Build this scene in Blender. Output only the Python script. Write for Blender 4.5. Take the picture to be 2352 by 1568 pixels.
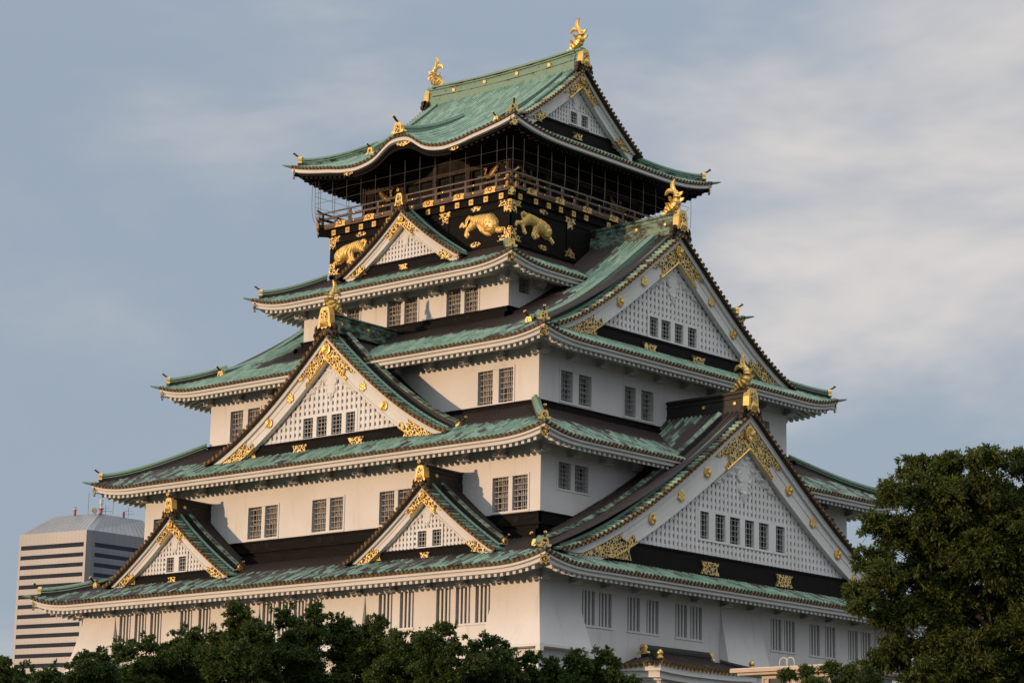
import bpy, math, random
import numpy as np
from mathutils import Vector

# ------------------------------------------------------------------ scene, camera, sky, sun
scene = bpy.context.scene
for _o in list(bpy.data.objects):
    bpy.data.objects.remove(_o, do_unlink=True)
COL = scene.collection
rng = np.random.default_rng(7)
random.seed(7)

cam_d = bpy.data.cameras.new("camera")
cam = bpy.data.objects.new("camera", cam_d)
COL.objects.link(cam)
CAM_POS = Vector((87.177, -98.015, 1.7))
YAW, PITCH, ROLL, FOC = 0.72198, 0.21310, 0.01705, 5633.5
_F = Vector((-math.sin(YAW)*math.cos(PITCH), math.cos(YAW)*math.cos(PITCH), math.sin(PITCH)))
_R = Vector((math.cos(YAW), math.sin(YAW), 0))
_U = _R.cross(_F)
_R2 = _R*math.cos(ROLL) + _U*math.sin(ROLL)
_U2 = _U*math.cos(ROLL) - _R*math.sin(ROLL)
from mathutils import Matrix
cam.matrix_world = Matrix(((_R2.x, _U2.x, -_F.x, CAM_POS.x), (_R2.y, _U2.y, -_F.y, CAM_POS.y),
                           (_R2.z, _U2.z, -_F.z, CAM_POS.z), (0, 0, 0, 1)))
cam_d.sensor_width = 36.0
cam_d.lens = 36.0*FOC/2352.0
cam_d.clip_start = 0.5
cam_d.clip_end = 6000.0
scene.camera = cam

SUN_DIR = Vector((0.36, 1.0, -0.072)).normalized()      # the way the light travels
SUN_EL = math.asin(-SUN_DIR.z)
SUN_AZ = math.atan2(-SUN_DIR.x, -SUN_DIR.y)             # azimuth of the sun, clockwise from +y
sun_d = bpy.data.lights.new("sun", 'SUN')
sun_d.energy = 2.3
sun_d.angle = math.radians(1.0)
sun_d.color = (1.0, 0.67, 0.41)
sun = bpy.data.objects.new("sun", sun_d)
COL.objects.link(sun)
sun.location = (-40, -120, 60)
sun.rotation_euler = SUN_DIR.to_track_quat('-Z', 'Y').to_euler()

world = bpy.data.worlds.new("World")
scene.world = world
world.use_nodes = True
wn, wl = world.node_tree.nodes, world.node_tree.links
wn.clear()
w_out = wn.new('ShaderNodeOutputWorld')
w_bg = wn.new('ShaderNodeBackground')
w_bg.inputs['Strength'].default_value = 0.15
w_sky = wn.new('ShaderNodeTexSky')
w_sky.sky_type = 'NISHITA'
w_sky.sun_disc = False
w_sky.sun_elevation = SUN_EL
w_sky.sun_rotation = SUN_AZ
w_sky.air_density = 1.0
w_sky.dust_density = 1.5
w_sky.ozone_density = 1.5
w_tc = wn.new('ShaderNodeTexCoord')
w_map = wn.new('ShaderNodeMapping')
w_map.inputs['Scale'].default_value = (3.2, 3.2, 7.5)
w_map.inputs['Location'].default_value = (4.6866, 19.9129, 9.4053)
w_no = wn.new('ShaderNodeTexNoise')
w_no.inputs['Scale'].default_value = 1.35
w_no.inputs['Detail'].default_value = 5.0
w_no.inputs['Roughness'].default_value = 0.57
w_no.inputs['Distortion'].default_value = 0.25
w_rp = wn.new('ShaderNodeMapRange')
w_rp.interpolation_type = 'SMOOTHSTEP'
w_rp.inputs['From Min'].default_value = 0.42
w_rp.inputs['From Max'].default_value = 0.76
w_mix = wn.new('ShaderNodeMix')
w_mix.data_type = 'RGBA'
# the clear sky gets a milky grey-blue veil of high cloud before the brighter cloud patches
w_veil = wn.new('ShaderNodeMix')
w_veil.data_type = 'RGBA'
w_veil.inputs['Factor'].default_value = 0.86
w_veil.inputs['B'].default_value = (2.20, 2.64, 3.26, 1)
w_mix.inputs['B'].default_value = (4.50, 4.20, 4.00, 1)
wl.new(w_tc.outputs['Generated'], w_map.inputs['Vector'])
wl.new(w_map.outputs['Vector'], w_no.inputs['Vector'])
wl.new(w_no.outputs['Fac'], w_rp.inputs['Value'])
# the cloud sheet thins out towards one side of the sky
w_side = wn.new('ShaderNodeVectorMath')
w_side.operation = 'DOT_PRODUCT'
w_side.inputs[1].default_value = (0.75, 0.66, 0.0)
wl.new(w_tc.outputs['Generated'], w_side.inputs[0])
w_thin = wn.new('ShaderNodeMapRange')
w_thin.interpolation_type = 'SMOOTHSTEP'
w_thin.inputs['From Min'].default_value = -0.22
w_thin.inputs['From Max'].default_value = 0.16
w_thin.inputs['To Min'].default_value = 0.38
w_thin.inputs['To Max'].default_value = 1.0
wl.new(w_side.outputs['Value'], w_thin.inputs['Value'])
w_cf = wn.new('ShaderNodeMath')
w_cf.operation = 'MULTIPLY'
wl.new(w_rp.outputs['Result'], w_cf.inputs[0])
wl.new(w_thin.outputs['Result'], w_cf.inputs[1])
wl.new(w_cf.outputs['Value'], w_mix.inputs['Factor'])
wl.new(w_sky.outputs['Color'], w_veil.inputs['A'])
wl.new(w_veil.outputs['Result'], w_mix.inputs['A'])
# the thin overcast is brighter overhead and round the low sun than over the far horizon
w_sep = wn.new('ShaderNodeSeparateXYZ')
wl.new(w_tc.outputs['Generated'], w_sep.inputs['Vector'])
w_up = wn.new('ShaderNodeMapRange')
w_up.interpolation_type = 'SMOOTHSTEP'
w_up.inputs['From Min'].default_value = 0.30
w_up.inputs['From Max'].default_value = 0.95
w_up.inputs['To Min'].default_value = 1.0
w_up.inputs['To Max'].default_value = 2.9
wl.new(w_sep.outputs['Z'], w_up.inputs['Value'])
w_dot = wn.new('ShaderNodeVectorMath')
w_dot.operation = 'DOT_PRODUCT'
w_dot.inputs[1].default_value = tuple(-SUN_DIR)
wl.new(w_tc.outputs['Generated'], w_dot.inputs[0])
w_glow = wn.new('ShaderNodeMapRange')
w_glow.interpolation_type = 'SMOOTHSTEP'
w_glow.inputs['From Min'].default_value = -0.1
w_glow.inputs['From Max'].default_value = 1.0
w_glow.inputs['To Min'].default_value = 0.0
w_glow.inputs['To Max'].default_value = 0.30
wl.new(w_dot.outputs['Value'], w_glow.inputs['Value'])
w_sum = wn.new('ShaderNodeMath')
w_sum.operation = 'ADD'
wl.new(w_up.outputs['Result'], w_sum.inputs[0])
wl.new(w_glow.outputs['Result'], w_sum.inputs[1])
w_tint = wn.new('ShaderNodeMix')
w_tint.data_type = 'RGBA'
w_tint.blend_type = 'MULTIPLY'
w_tint.inputs['B'].default_value = (1.10, 0.99, 0.86, 1)
w_tf = wn.new('ShaderNodeMapRange')
w_tf.inputs['From Min'].default_value = 1.0
w_tf.inputs['From Max'].default_value = 2.0
wl.new(w_sum.outputs['Value'], w_tf.inputs['Value'])
wl.new(w_tf.outputs['Result'], w_tint.inputs['Factor'])
wl.new(w_mix.outputs['Result'], w_tint.inputs['A'])
w_mul = wn.new('ShaderNodeVectorMath')
w_mul.operation = 'SCALE'
wl.new(w_tint.outputs['Result'], w_mul.inputs[0])
wl.new(w_sum.outputs['Value'], w_mul.inputs['Scale'])
wl.new(w_mul.outputs['Vector'], w_bg.inputs['Color'])
wl.new(w_bg.outputs['Background'], w_out.inputs['Surface'])

scene.view_settings.view_transform = 'Standard'
scene.view_settings.look = 'None'
scene.view_settings.gamma = 1.0
scene.view_settings.exposure = 0.12
scene.view_settings.use_curve_mapping = False
scene.cycles.max_bounces = 6
scene.cycles.diffuse_bounces = 1

# ------------------------------------------------------------------ materials
def new_mat(name):
    m = bpy.data.materials.new(name)
    m.use_nodes = True
    nt = m.node_tree
    return m, nt, nt.nodes['Principled BSDF']

def N(nt, t, **kw):
    n = nt.nodes.new(t)
    for k, v in kw.items():
        if k in n.inputs.keys():
            n.inputs[k].default_value = v
        else:
            setattr(n, k, v)
    return n

def mixc(nt, fac, a, b):
    n = nt.nodes.new('ShaderNodeMix')
    n.data_type = 'RGBA'
    for s, v in (('Factor', fac), ('A', a), ('B', b)):
        if hasattr(v, 'node'):
            nt.links.new(v, n.inputs[s])
        else:
            n.inputs[s].default_value = v if s == 'Factor' else (*v[:3], 1)
    return n.outputs['Result']

def math_n(nt, op, a, b=0.0, clamp=False):
    n = nt.nodes.new('ShaderNodeMath')
    n.operation = op
    n.use_clamp = clamp
    for i, v in enumerate((a, b)):
        if hasattr(v, 'node'):
            nt.links.new(v, n.inputs[i])
        else:
            n.inputs[i].default_value = v
    return n.outputs[0]

def smooth(nt, v, lo, hi):
    n = nt.nodes.new('ShaderNodeMapRange')
    n.interpolation_type = 'SMOOTHSTEP'
    nt.links.new(v, n.inputs['Value'])
    n.inputs['From Min'].default_value = lo
    n.inputs['From Max'].default_value = hi
    return n.outputs['Result']

def noise(nt, scale, detail=4.0, rough=0.55, vec=None, dist=0.0, stretch=None):
    n = N(nt, 'ShaderNodeTexNoise', Scale=scale, Detail=detail, Roughness=rough, Distortion=dist)
    if vec is None:
        tc = N(nt, 'ShaderNodeTexCoord')
        vec = tc.outputs['Object']
    if stretch:
        mp = N(nt, 'ShaderNodeMapping')
        mp.inputs['Scale'].default_value = stretch
        nt.links.new(vec, mp.inputs['Vector'])
        vec = mp.outputs['Vector']
    nt.links.new(vec, n.inputs['Vector'])
    return n.outputs['Fac']

def bump(nt, bs, h, strength=0.3, dist=0.02):
    b = N(nt, 'ShaderNodeBump', Strength=strength, Distance=dist)
    nt.links.new(h, b.inputs['Height'])
    nt.links.new(b.outputs['Normal'], bs.inputs['Normal'])

def plain(name, col, var=0.12, scale=3.0, rough=0.6, metal=0.0, bmp=0.0, stretch=None, spec=0.5):
    m, nt, bs = new_mat(name)
    f = noise(nt, scale, 5, 0.6, stretch=stretch)
    a = [c*(1-var) for c in col]
    b = [min(1, c*(1+var)) for c in col]
    nt.links.new(mixc(nt, smooth(nt, f, 0.3, 0.7), a, b), bs.inputs['Base Color'])
    bs.inputs['Roughness'].default_value = rough
    bs.inputs['Metallic'].default_value = metal
    bs.inputs['Specular IOR Level'].default_value = spec
    if bmp:
        bump(nt, bs, noise(nt, scale*6, 4), bmp, 0.02)
    return m

def plaster_mat(name, col, dirt):
    m, nt, bs = new_mat(name)
    f1 = noise(nt, 0.35, 5, 0.6)
    f2 = noise(nt, 1.9, 7, 0.68, stretch=(1, 1, 0.13))
    f3 = noise(nt, 9.0, 4, 0.6)
    c1 = mixc(nt, smooth(nt, f1, 0.3, 0.75), col, [col[0]*0.90, col[1]*.885, col[2]*.86])
    c2 = mixc(nt, math_n(nt, 'MULTIPLY', smooth(nt, f2, 0.52, 0.78), dirt), c1, (0.42, 0.40, 0.37))
    nt.links.new(c2, bs.inputs['Base Color'])
    bs.inputs['Roughness'].default_value = 0.85
    bs.inputs['Specular IOR Level'].default_value = 0.25
    bump(nt, bs, f3, 0.12, 0.01)
    return m

M = {}
M['plaster'] = plaster_mat('white_plaster', (0.80, 0.785, 0.765), 0.34)
M['trim'] = plaster_mat('white_trim_plaster', (0.76, 0.745, 0.72), 0.25)
M['lattice'] = plaster_mat('white_lattice_plaster', (0.79, 0.78, 0.77), 0.2)
M['black_wood'] = plain('black_stained_wood', (0.0065, 0.0052, 0.0047), 0.5, 2.0, 0.7, stretch=(1, 1, 6), spec=.12)
M['brown_wood'] = plain('brown_weathered_wood', (0.115, 0.072, 0.047), 0.3, 2.5, 0.6, stretch=(1, 1, 5))
M['dark_room'] = plain('dark_brown_timber', (0.016, 0.011, 0.008), 0.4, 2.0, 0.7, spec=.12)
M['gold'] = plain('gilded_metal', (0.78, 0.52, 0.17), 0.12, 3.0, 0.38, 0.80, 0.10)
M['gold_relief'] = plain('gilded_relief', (0.80, 0.54, 0.18), 0.10, 3.0, 0.52, 0.62, 0.05)
M['gold_dull'] = plain('worn_gilt_metal', (0.23, 0.135, 0.045), 0.45, 6.0, 0.5, 0.8, 0.2)
M['bronze'] = plain('dark_bronze', (0.050, 0.032, 0.018), 0.5, 8.0, 0.5, 0.5)
M['wire'] = plain('grey_steel_wire', (0.15, 0.14, 0.13), 0.15, 2.0, 0.45, 0.6)
M['rail_metal'] = plain('brushed_rail_metal', (0.42, 0.36, 0.30), 0.1, 2.0, 0.35, 0.8)
M['win_bar'] = plain('grey_painted_bars', (0.38, 0.365, 0.34), 0.1, 4.0, 0.55)
M['dark_post'] = plain('dark_brown_posts', (0.045, 0.030, 0.021), 0.3, 2.5, 0.65, stretch=(1, 1, 5), spec=.2)
M['slit_dark'] = plain('dark_opening', (0.010, 0.009, 0.008), 0.3, 3.0, 0.7, spec=.15)
M['gilt_plain'] = plain('worn_gold_cap', (0.55, 0.36, 0.13), 0.3, 6.0, 0.42, 0.9, 0.2)

# filigree: gold scrollwork over a dark ground
def filigree():
    m, nt, bs = new_mat('pierced_gold_filigree')
    tc = N(nt, 'ShaderNodeTexCoord')
    n0 = N(nt, 'ShaderNodeTexNoise', Scale=5.0, Detail=2.0)
    nt.links.new(tc.outputs['Object'], n0.inputs['Vector'])
    ad = N(nt, 'ShaderNodeMix')
    ad.data_type = 'VECTOR'
    ad.inputs['Factor'].default_value = 0.16
    nt.links.new(tc.outputs['Object'], ad.inputs['A'])
    nt.links.new(n0.outputs['Color'], ad.inputs['B'])
    vo = N(nt, 'ShaderNodeTexVoronoi', Scale=6.0)
    vo.feature = 'DISTANCE_TO_EDGE'
    nt.links.new(ad.outputs['Result'], vo.inputs['Vector'])
    vc = N(nt, 'ShaderNodeTexVoronoi', Scale=6.0)
    nt.links.new(ad.outputs['Result'], vc.inputs['Vector'])
    edge = smooth(nt, vo.outputs['Distance'], 0.125, 0.07)
    core = smooth(nt, vc.outputs['Distance'], 0.22, 0.15)
    g = math_n(nt, 'MAXIMUM', edge, core)
    nt.links.new(mixc(nt, g, (0.020, 0.014, 0.008), (0.84, 0.57, 0.19)), bs.inputs['Base Color'])
    nt.links.new(math_n(nt, 'MULTIPLY', g, 0.7), bs.inputs['Metallic'])
    bs.inputs['Roughness'].default_value = 0.42
    bump(nt, bs, g, 0.6, 0.03)
    return m
M['filigree'] = filigree()

GREEN_A, GREEN_B = (0.150, 0.265, 0.190), (0.315, 0.465, 0.350)
BROWN_A, BROWN_B = (0.042, 0.029, 0.025), (0.13, 0.112, 0.104)

def tile_mat():
    """copper tiles: every tile has its own age; 'pat' says how far the patina has come there"""
    m, nt, bs = new_mat('copper_roof_tile')
    at = N(nt, 'ShaderNodeAttribute', attribute_name='tile')
    pa = N(nt, 'ShaderNodeAttribute', attribute_name='pat')
    sp = N(nt, 'ShaderNodeSeparateXYZ')
    nt.links.new(at.outputs['Vector'], sp.inputs['Vector'])
    col = math_n(nt, 'FLOOR', math_n(nt, 'ADD', sp.outputs['X'], 0.5))
    wr = N(nt, 'ShaderNodeTexWhiteNoise', noise_dimensions='1D')
    nt.links.new(col, wr.inputs['W'])
    rowv = math_n(nt, 'ADD', math_n(nt, 'DIVIDE', sp.outputs['Y'], 0.52), wr.outputs['Value'])
    row = math_n(nt, 'FLOOR', rowv)
    cb = N(nt, 'ShaderNodeCombineXYZ')
    nt.links.new(col, cb.inputs['X'])
    nt.links.new(row, cb.inputs['Y'])
    wn2 = N(nt, 'ShaderNodeTexWhiteNoise', noise_dimensions='2D')
    nt.links.new(cb.outputs['Vector'], wn2.inputs['Vector'])
    cell = wn2.outputs['Value']
    sc = N(nt, 'ShaderNodeSeparateColor')
    nt.links.new(wn2.outputs['Color'], sc.inputs['Color'])
    big = noise(nt, 0.55, 5, 0.62)
    fine = noise(nt, 5.5, 5, 0.65)
    v = math_n(nt, 'ADD', pa.outputs['Fac'], math_n(nt, 'MULTIPLY', math_n(nt, 'SUBTRACT', cell, 0.5), 0.80))
    v = math_n(nt, 'ADD', v, math_n(nt, 'MULTIPLY', math_n(nt, 'SUBTRACT', big, 0.5), 0.9))
    v = math_n(nt, 'ADD', v, math_n(nt, 'MULTIPLY', math_n(nt, 'SUBTRACT', fine, 0.5), 0.35))
    g = smooth(nt, v, 0.36, 0.64)
    gc = mixc(nt, sc.outputs['Green'], GREEN_A, GREEN_B)
    gc = mixc(nt, smooth(nt, fine, 0.55, 0.85), gc, (0.20, 0.30, 0.28))
    bc = mixc(nt, math_n(nt, 'MULTIPLY', sc.outputs['Blue'], smooth(nt, pa.outputs['Fac'], 0.0, 0.3)), BROWN_A, BROWN_B)
    c = mixc(nt, g, bc, gc)
    fr = math_n(nt, 'FRACT', rowv)
    joint = math_n(nt, 'MULTIPLY', smooth(nt, fr, 0.07, 0.0), 0.55)
    c = mixc(nt, joint, c, (0.03, 0.035, 0.03))
    # shade in the flat pans between the round rolls, painted into the colour
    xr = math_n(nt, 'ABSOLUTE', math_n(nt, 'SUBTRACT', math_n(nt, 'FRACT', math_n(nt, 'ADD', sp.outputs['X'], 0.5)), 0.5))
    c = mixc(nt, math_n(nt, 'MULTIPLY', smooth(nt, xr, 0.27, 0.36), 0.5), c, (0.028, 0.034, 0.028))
    nt.links.new(c, bs.inputs['Base Color'])
    bs.inputs['Roughness'].default_value = 0.58
    bs.inputs['Specular IOR Level'].default_value = 0.35
    bump(nt, bs, fine, 0.25, 0.02)
    return m
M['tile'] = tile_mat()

def copper(name, lo, hi):
    m, nt, bs = new_mat(name)
    f = noise(nt, 1.4, 6, 0.65, stretch=(1, 1, 2.2))
    f2 = noise(nt, 7.0, 5, 0.65)
    v = math_n(nt, 'ADD', math_n(nt, 'MULTIPLY', f, 0.7), math_n(nt, 'MULTIPLY', f2, 0.3))
    g = smooth(nt, v, lo, hi)
    gc = mixc(nt, f2, [c*.82 for c in GREEN_A], [c*.80 for c in GREEN_B])
    nt.links.new(mixc(nt, g, (0.022, 0.019, 0.017), gc), bs.inputs['Base Color'])
    bs.inputs['Roughness'].default_value = 0.55
    bs.inputs['Specular IOR Level'].default_value = 0.35
    bump(nt, bs, f2, 0.3, 0.02)
    return m
M['cu_green'] = copper('green_copper', 0.25, 0.46)
M['cu_mixed'] = copper('half_weathered_copper', 0.42, 0.60)
M['cu_dark'] = copper('dark_copper', 0.60, 0.78)

def pane_mat():
    m, nt, bs = new_mat('window_pane')
    f = noise(nt, 2.3, 2, 0.5, stretch=(1, 1, 0.5))
    w = noise(nt, 9.0, 2, 0.5, stretch=(1, 1, 0.08))
    cur = math_n(nt, 'MULTIPLY', smooth(nt, f, 0.40, 0.54), smooth(nt, w, 0.3, 0.65))
    nt.links.new(mixc(nt, cur, (0.02, 0.018, 0.016), (0.33, 0.29, 0.25)), bs.inputs['Base Color'])
    bs.inputs['Roughness'].default_value = 0.18
    return m
M['pane'] = pane_mat()

# ------------------------------------------------------------------ mesh builder
class MB:
    def __init__(self):
        self.V, self.F, self.M, self.T, self.P = [], [], [], [], []
        self.n = 0
        self.tiled = False

    def add(self, v, faces, mat=0, tile=None, pat=None):
        v = np.asarray(v, float).reshape(-1, 3)
        k = len(v)
        self.V.append(v)
        if tile is not None:
            self.tiled = True
        self.T.append(np.zeros((k, 2)) if tile is None else np.asarray(tile, float).reshape(-1, 2))
        self.P.append(np.zeros(k) if pat is None else np.asarray(pat, float).reshape(-1))
        n = self.n
        self.F.extend([tuple(i+n for i in f) for f in faces])
        self.M.extend([mat]*len(faces))
        self.n += k

    def grid(self, v, mat=0, tile=None, pat=None, flip=False):
        a, b = v.shape[:2]
        fs = []
        for i in range(a-1):
            for j in range(b-1):
                q = (i*b+j, i*b+j+1, (i+1)*b+j+1, (i+1)*b+j)
                fs.append(q[::-1] if flip else q)
        self.add(v, fs, mat, tile, pat)

    def box(self, x0, x1, y0, y1, z0, z1, xf=None, mat=0):
        v = np.array([(x, y, z) for z in (z0, z1) for y in (y0, y1) for x in (x0, x1)], float)
        if xf:
            v = xf(v)
        self.add(v, [(0, 2, 3, 1), (4, 5, 7, 6), (0, 1, 5, 4), (2, 6, 7, 3), (0, 4, 6, 2), (1, 3, 7, 5)], mat)

    def hexa(self, v, mat=0):
        """eight corners: bottom four (ccw from above), then top four"""
        self.add(v, [(3, 2, 1, 0), (4, 5, 6, 7), (0, 1, 5, 4), (1, 2, 6, 5), (2, 3, 7, 6), (3, 0, 4, 7)], mat)

    def prism(self, poly, n0, n1, xf, mat=0, side=None):
        """polygon in (u, z), extruded along the outward direction from n0 (back) to n1 (front)"""
        k = len(poly)
        v = [(u, -n1, z) for u, z in poly] + [(u, -n0, z) for u, z in poly]
        ar = sum(poly[i][0]*poly[(i+1) % k][1]-poly[(i+1) % k][0]*poly[i][1] for i in range(k))
        front = tuple(range(k)) if ar > 0 else tuple(range(k))[::-1]
        self.add(xf(np.array(v, float)), [front, tuple(i+k for i in front[::-1])], mat)
        fs = []
        for i in range(k):
            j = (i+1) % k
            fs.append((j, i, i+k, j+k) if ar > 0 else (i, j, j+k, i+k))
        self.add(xf(np.array(v, float)), fs, mat if side is None else side)

    def disc(self, c, ax, r, h, mat=0, seg=10, mat_in=None, rin=0.55, dome=0.0):
        """round cap centred at c, facing along ax, thickness h; optional inner disc of another material"""
        ax = np.asarray(ax, float)
        ax = ax/np.linalg.norm(ax)
        t = np.cross(ax, (0, 0, 1.0))
        if np.linalg.norm(t) < 1e-3:
            t = np.array((1.0, 0, 0))
        t /= np.linalg.norm(t)
        b = np.cross(t, ax)
        a = np.arange(seg)*2*math.pi/seg
        ring = np.cos(a)[:, None]*t + np.sin(a)[:, None]*b
        c = np.asarray(c, float)
        v0 = c + ring*r
        v1 = c + ring*r + ax*h
        v2 = c + ring*r*rin + ax*(h-(0.02 if mat_in is not None else -dome*0.7))
        vc = c + ax*(h-(0.02 if mat_in is not None else -dome))
        s = seg
        idx = [(i, (i+1) % s) for i in range(s)]
        self.add(np.vstack([v0, v1, v2]), [(i, i+s, j+s, j) for i, j in idx]+[(i+s, i+2*s, j+2*s, j+s) for i, j in idx], mat)
        self.add(np.vstack([v2, vc]), [(i, s, j) for i, j in idx], mat if mat_in is None else mat_in)

    def tube(self, pts, r, seg=6, mat=0, caps=True, tile=None, pat=None):
        pts = np.asarray(pts, float)
        n = len(pts)
        r = np.broadcast_to(np.asarray(r, float), (n,))
        tg = np.gradient(pts, axis=0)
        tg /= np.linalg.norm(tg, axis=1)[:, None]+1e-9
        ref = np.array((0, 0, 1.0)) if abs(tg[:, 2]).mean() < 0.8 else np.array((1.0, 0, 0))
        s = np.cross(tg, ref)
        s /= np.linalg.norm(s, axis=1)[:, None]+1e-9
        b = np.cross(s, tg)
        a = np.arange(seg)*2*math.pi/seg
        v = pts[:, None] + (s[:, None]*np.cos(a)[None, :, None] + b[:, None]*np.sin(a)[None, :, None])*r[:, None, None]
        fs = []
        for i in range(n-1):
            for j in range(seg):
                k = (j+1) % seg
                fs.append((i*seg+j, i*seg+k, (i+1)*seg+k, (i+1)*seg+j))
        if caps:
            fs.append(tuple(range(seg))[::-1])
            fs.append(tuple((n-1)*seg+j for j in range(seg)))
        tl = pt = None
        if pat is not None:
            tl = np.zeros((n*seg, 2)) + (tile if tile is not None else 0)
            pt = np.full(n*seg, pat)
        self.add(v.reshape(-1, 3), fs, mat, tl, pt)

    def sweep(self, pts, prof, mat=0, mats=None, caps=True):
        """closed cross-section prof [(side, up)] carried along pts; up stays vertical"""
        pts = np.asarray(pts, float)
        n, k = len(pts), len(prof)
        tg = np.gradient(pts, axis=0)
        tg[:, 2] = 0
        tg /= np.linalg.norm(tg, axis=1)[:, None]+1e-9
        sd = np.stack([tg[:, 1], -tg[:, 0], np.zeros(n)], 1)
        v = np.zeros((n, k, 3))
        for j, (s, u) in enumerate(prof):
            v[:, j] = pts + sd*s
            v[:, j, 2] += u
        for j in range(k):
            j2 = (j+1) % k
            fs = [(i*2, i*2+1, i*2+3, i*2+2) for i in range(n-1)]
            self.add(np.stack([v[:, j], v[:, j2]], 1).reshape(-1, 3), fs, mats[j] if mats else mat)
        if caps:
            self.add(v[0], [tuple(range(k))], mat)
            self.add(v[-1], [tuple(range(k))[::-1]], mat)

    def build(self, name, mats, parent=None, smooth=False, loc=None):
        me = bpy.data.meshes.new(name)
        V = np.vstack(self.V)
        me.from_pydata(V.tolist(), [], self.F)
        for m in (mats if isinstance(mats, (list, tuple)) else [mats]):
            me.materials.append(M[m] if isinstance(m, str) else m)
        me.polygons.foreach_set('material_index', np.array(self.M, dtype=np.int32))
        if smooth:
            me.polygons.foreach_set('use_smooth', np.ones(len(self.F), dtype=bool))
        if self.tiled:
            a = me.attributes.new('tile', 'FLOAT_VECTOR', 'POINT')
            T = np.vstack(self.T)
            a.data.foreach_set('vector', np.hstack([T, np.zeros((len(T), 1))]).ravel())
            p = me.attributes.new('pat', 'FLOAT', 'POINT')
            p.data.foreach_set('value', np.concatenate(self.P))
        me.update()
        o = bpy.data.objects.new(name, me)
        COL.objects.link(o)
        if parent is not None:
            o.parent = parent
            if parent.type == 'EMPTY':
                o.location = tuple(-c for c in parent.location)
        return o

def thing(name, label, cat, loc=(0, 0, 0), group=None):
    o = bpy.data.objects.new(name, None)
    o.empty_display_size = 1.0
    COL.objects.link(o)
    o.location = loc
    o['label'] = label
    o['category'] = cat
    if group:
        o['group'] = group
    return o

def tag(o, label, cat, group=None):
    o['label'] = label
    o['category'] = cat
    if group:
        o['group'] = group
    return o

def rot(theta, uc=0.0, dist=0.0):
    """local frame of one side: x along the wall, -y outwards (dist already applied), z up -> world"""
    c, s = round(math.cos(math.radians(theta)), 9), round(math.sin(math.radians(theta)), 9)
    def f(v):
        v = np.asarray(v, float)
        x = v[..., 0]+uc
        y = v[..., 1]-dist
        return np.stack([x*c-y*s, x*s+y*c, v[..., 2]], -1)
    f.out = np.array((s, -c, 0.0))
    f.along = np.array((c, s, 0.0))
    return f

def relief(mb, prims, xf, n0, depth, res, groove=None, mat=0, blend=None):
    """raised carving from a height field: prims are capsules (u1,z1,r1,u2,z2,r2)"""
    P = np.array([q[:6] for q in prims], float)
    lo = np.minimum(P[:, [0, 1]]-P[:, [2]], P[:, [3, 4]]-P[:, [5]]).min(0)-res
    hi = np.maximum(P[:, [0, 1]]+P[:, [2]], P[:, [3, 4]]+P[:, [5]]).max(0)+res
    us = np.arange(lo[0], hi[0]+res, res)
    zs = np.arange(lo[1], hi[1]+res, res)
    U, Z = np.meshgrid(us, zs)
    H = np.zeros_like(U)
    for pr_ in prims:
        a, b, r1, c, d, r2 = pr_[:6]
        dp = pr_[6] if len(pr_) > 6 else depth
        dx, dz = c-a, d-b
        L2 = dx*dx+dz*dz+1e-9
        t = np.clip(((U-a)*dx+(Z-b)*dz)/L2, 0, 1)
        dist = np.hypot(U-a-t*dx, Z-b-t*dz)
        r = r1+(r2-r1)*t
        H = np.maximum(H, np.sqrt(np.clip(1-(dist/r)**2, 0, 1))*r*dp)
    if groove is not None:
        H = np.where(H > 0, np.maximum(H-groove(U, Z, H), 0.004), 0)
    on = H > 0
    keep = on[:-1, :-1] | on[1:, :-1] | on[:-1, 1:] | on[1:, 1:]
    idx = -np.ones(U.shape, int)
    used = np.zeros(U.shape, bool)
    used[:-1, :-1] |= keep; used[1:, :-1] |= keep; used[:-1, 1:] |= keep; used[1:, 1:] |= keep
    idx[used] = np.arange(used.sum())
    v = np.stack([U[used], -(n0+H[used]), Z[used]], -1)
    ii, jj = np.where(keep)
    fs = [(idx[i, j], idx[i, j+1], idx[i+1, j+1], idx[i+1, j]) for i, j in zip(ii, jj)]
    mb.add(xf(v), fs, mat)

def spiral(cu, cz, r0, turns, w, start=0.0, dirn=1, tail=None):
    out, prev = [], None
    n = int(10*turns)+1
    for i in range(n):
        t = i/(n-1)
        a = start+dirn*turns*2*math.pi*t
        rr = r0*(1-0.85*t)
        p = (cu+rr*math.cos(a), cz+rr*math.sin(a))
        if prev:
            out.append((prev[0], prev[1], w*(1-0.4*t), p[0], p[1], w*(1-0.4*t)))
        prev = p
    return out

# ------------------------------------------------------------------ castle: measurements (metres)
GZ = 10.45                                    # top of the stone base
WALL = {1: (15.9, 14.95), 2: (13.97, 12.72), 3: (11.73, 10.34), 4: (7.40, 7.74), 5: (6.53, 6.71)}
EAVE = {1: (18.0, 17.015), 2: (16.06, 14.88), 3: (13.80, 12.386), 4: (9.44, 9.86), 5: (8.21, 8.46)}
Z0 = {1: 15.06, 2: 21.31, 3: 26.70, 4: 31.41, 5: 38.94}
LIFT = {1: 0.50, 2: 0.44, 3: 0.44, 4: 0.50, 5: 0.58}
PROF = {1: [(0, 0), (1.5, .62), (2.95, 1.24), (4.3, 2.0), (6.87, 2.95), (9.7, 4.38), (12.2, 6.08), (14.3, 7.48), (17.02, 9.46)],
        2: [(0, 0), (2.2, 1.10), (4.4, 2.36)],
        3: [(0, 0), (1.4, .70), (2.77, 1.38), (4.65, 2.42), (5.61, 2.9), (8.29, 4.5), (10.13, 5.8), (10.8, 6.35), (12.39, 7.6)],
        4: [(0, 0), (1.5, 0.76), (3.0, 1.62)],
        5: [(0, 0), (3.87, 2.06), (5.5, 3.36), (6.98, 4.46), (8.46, 5.76)]}
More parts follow.
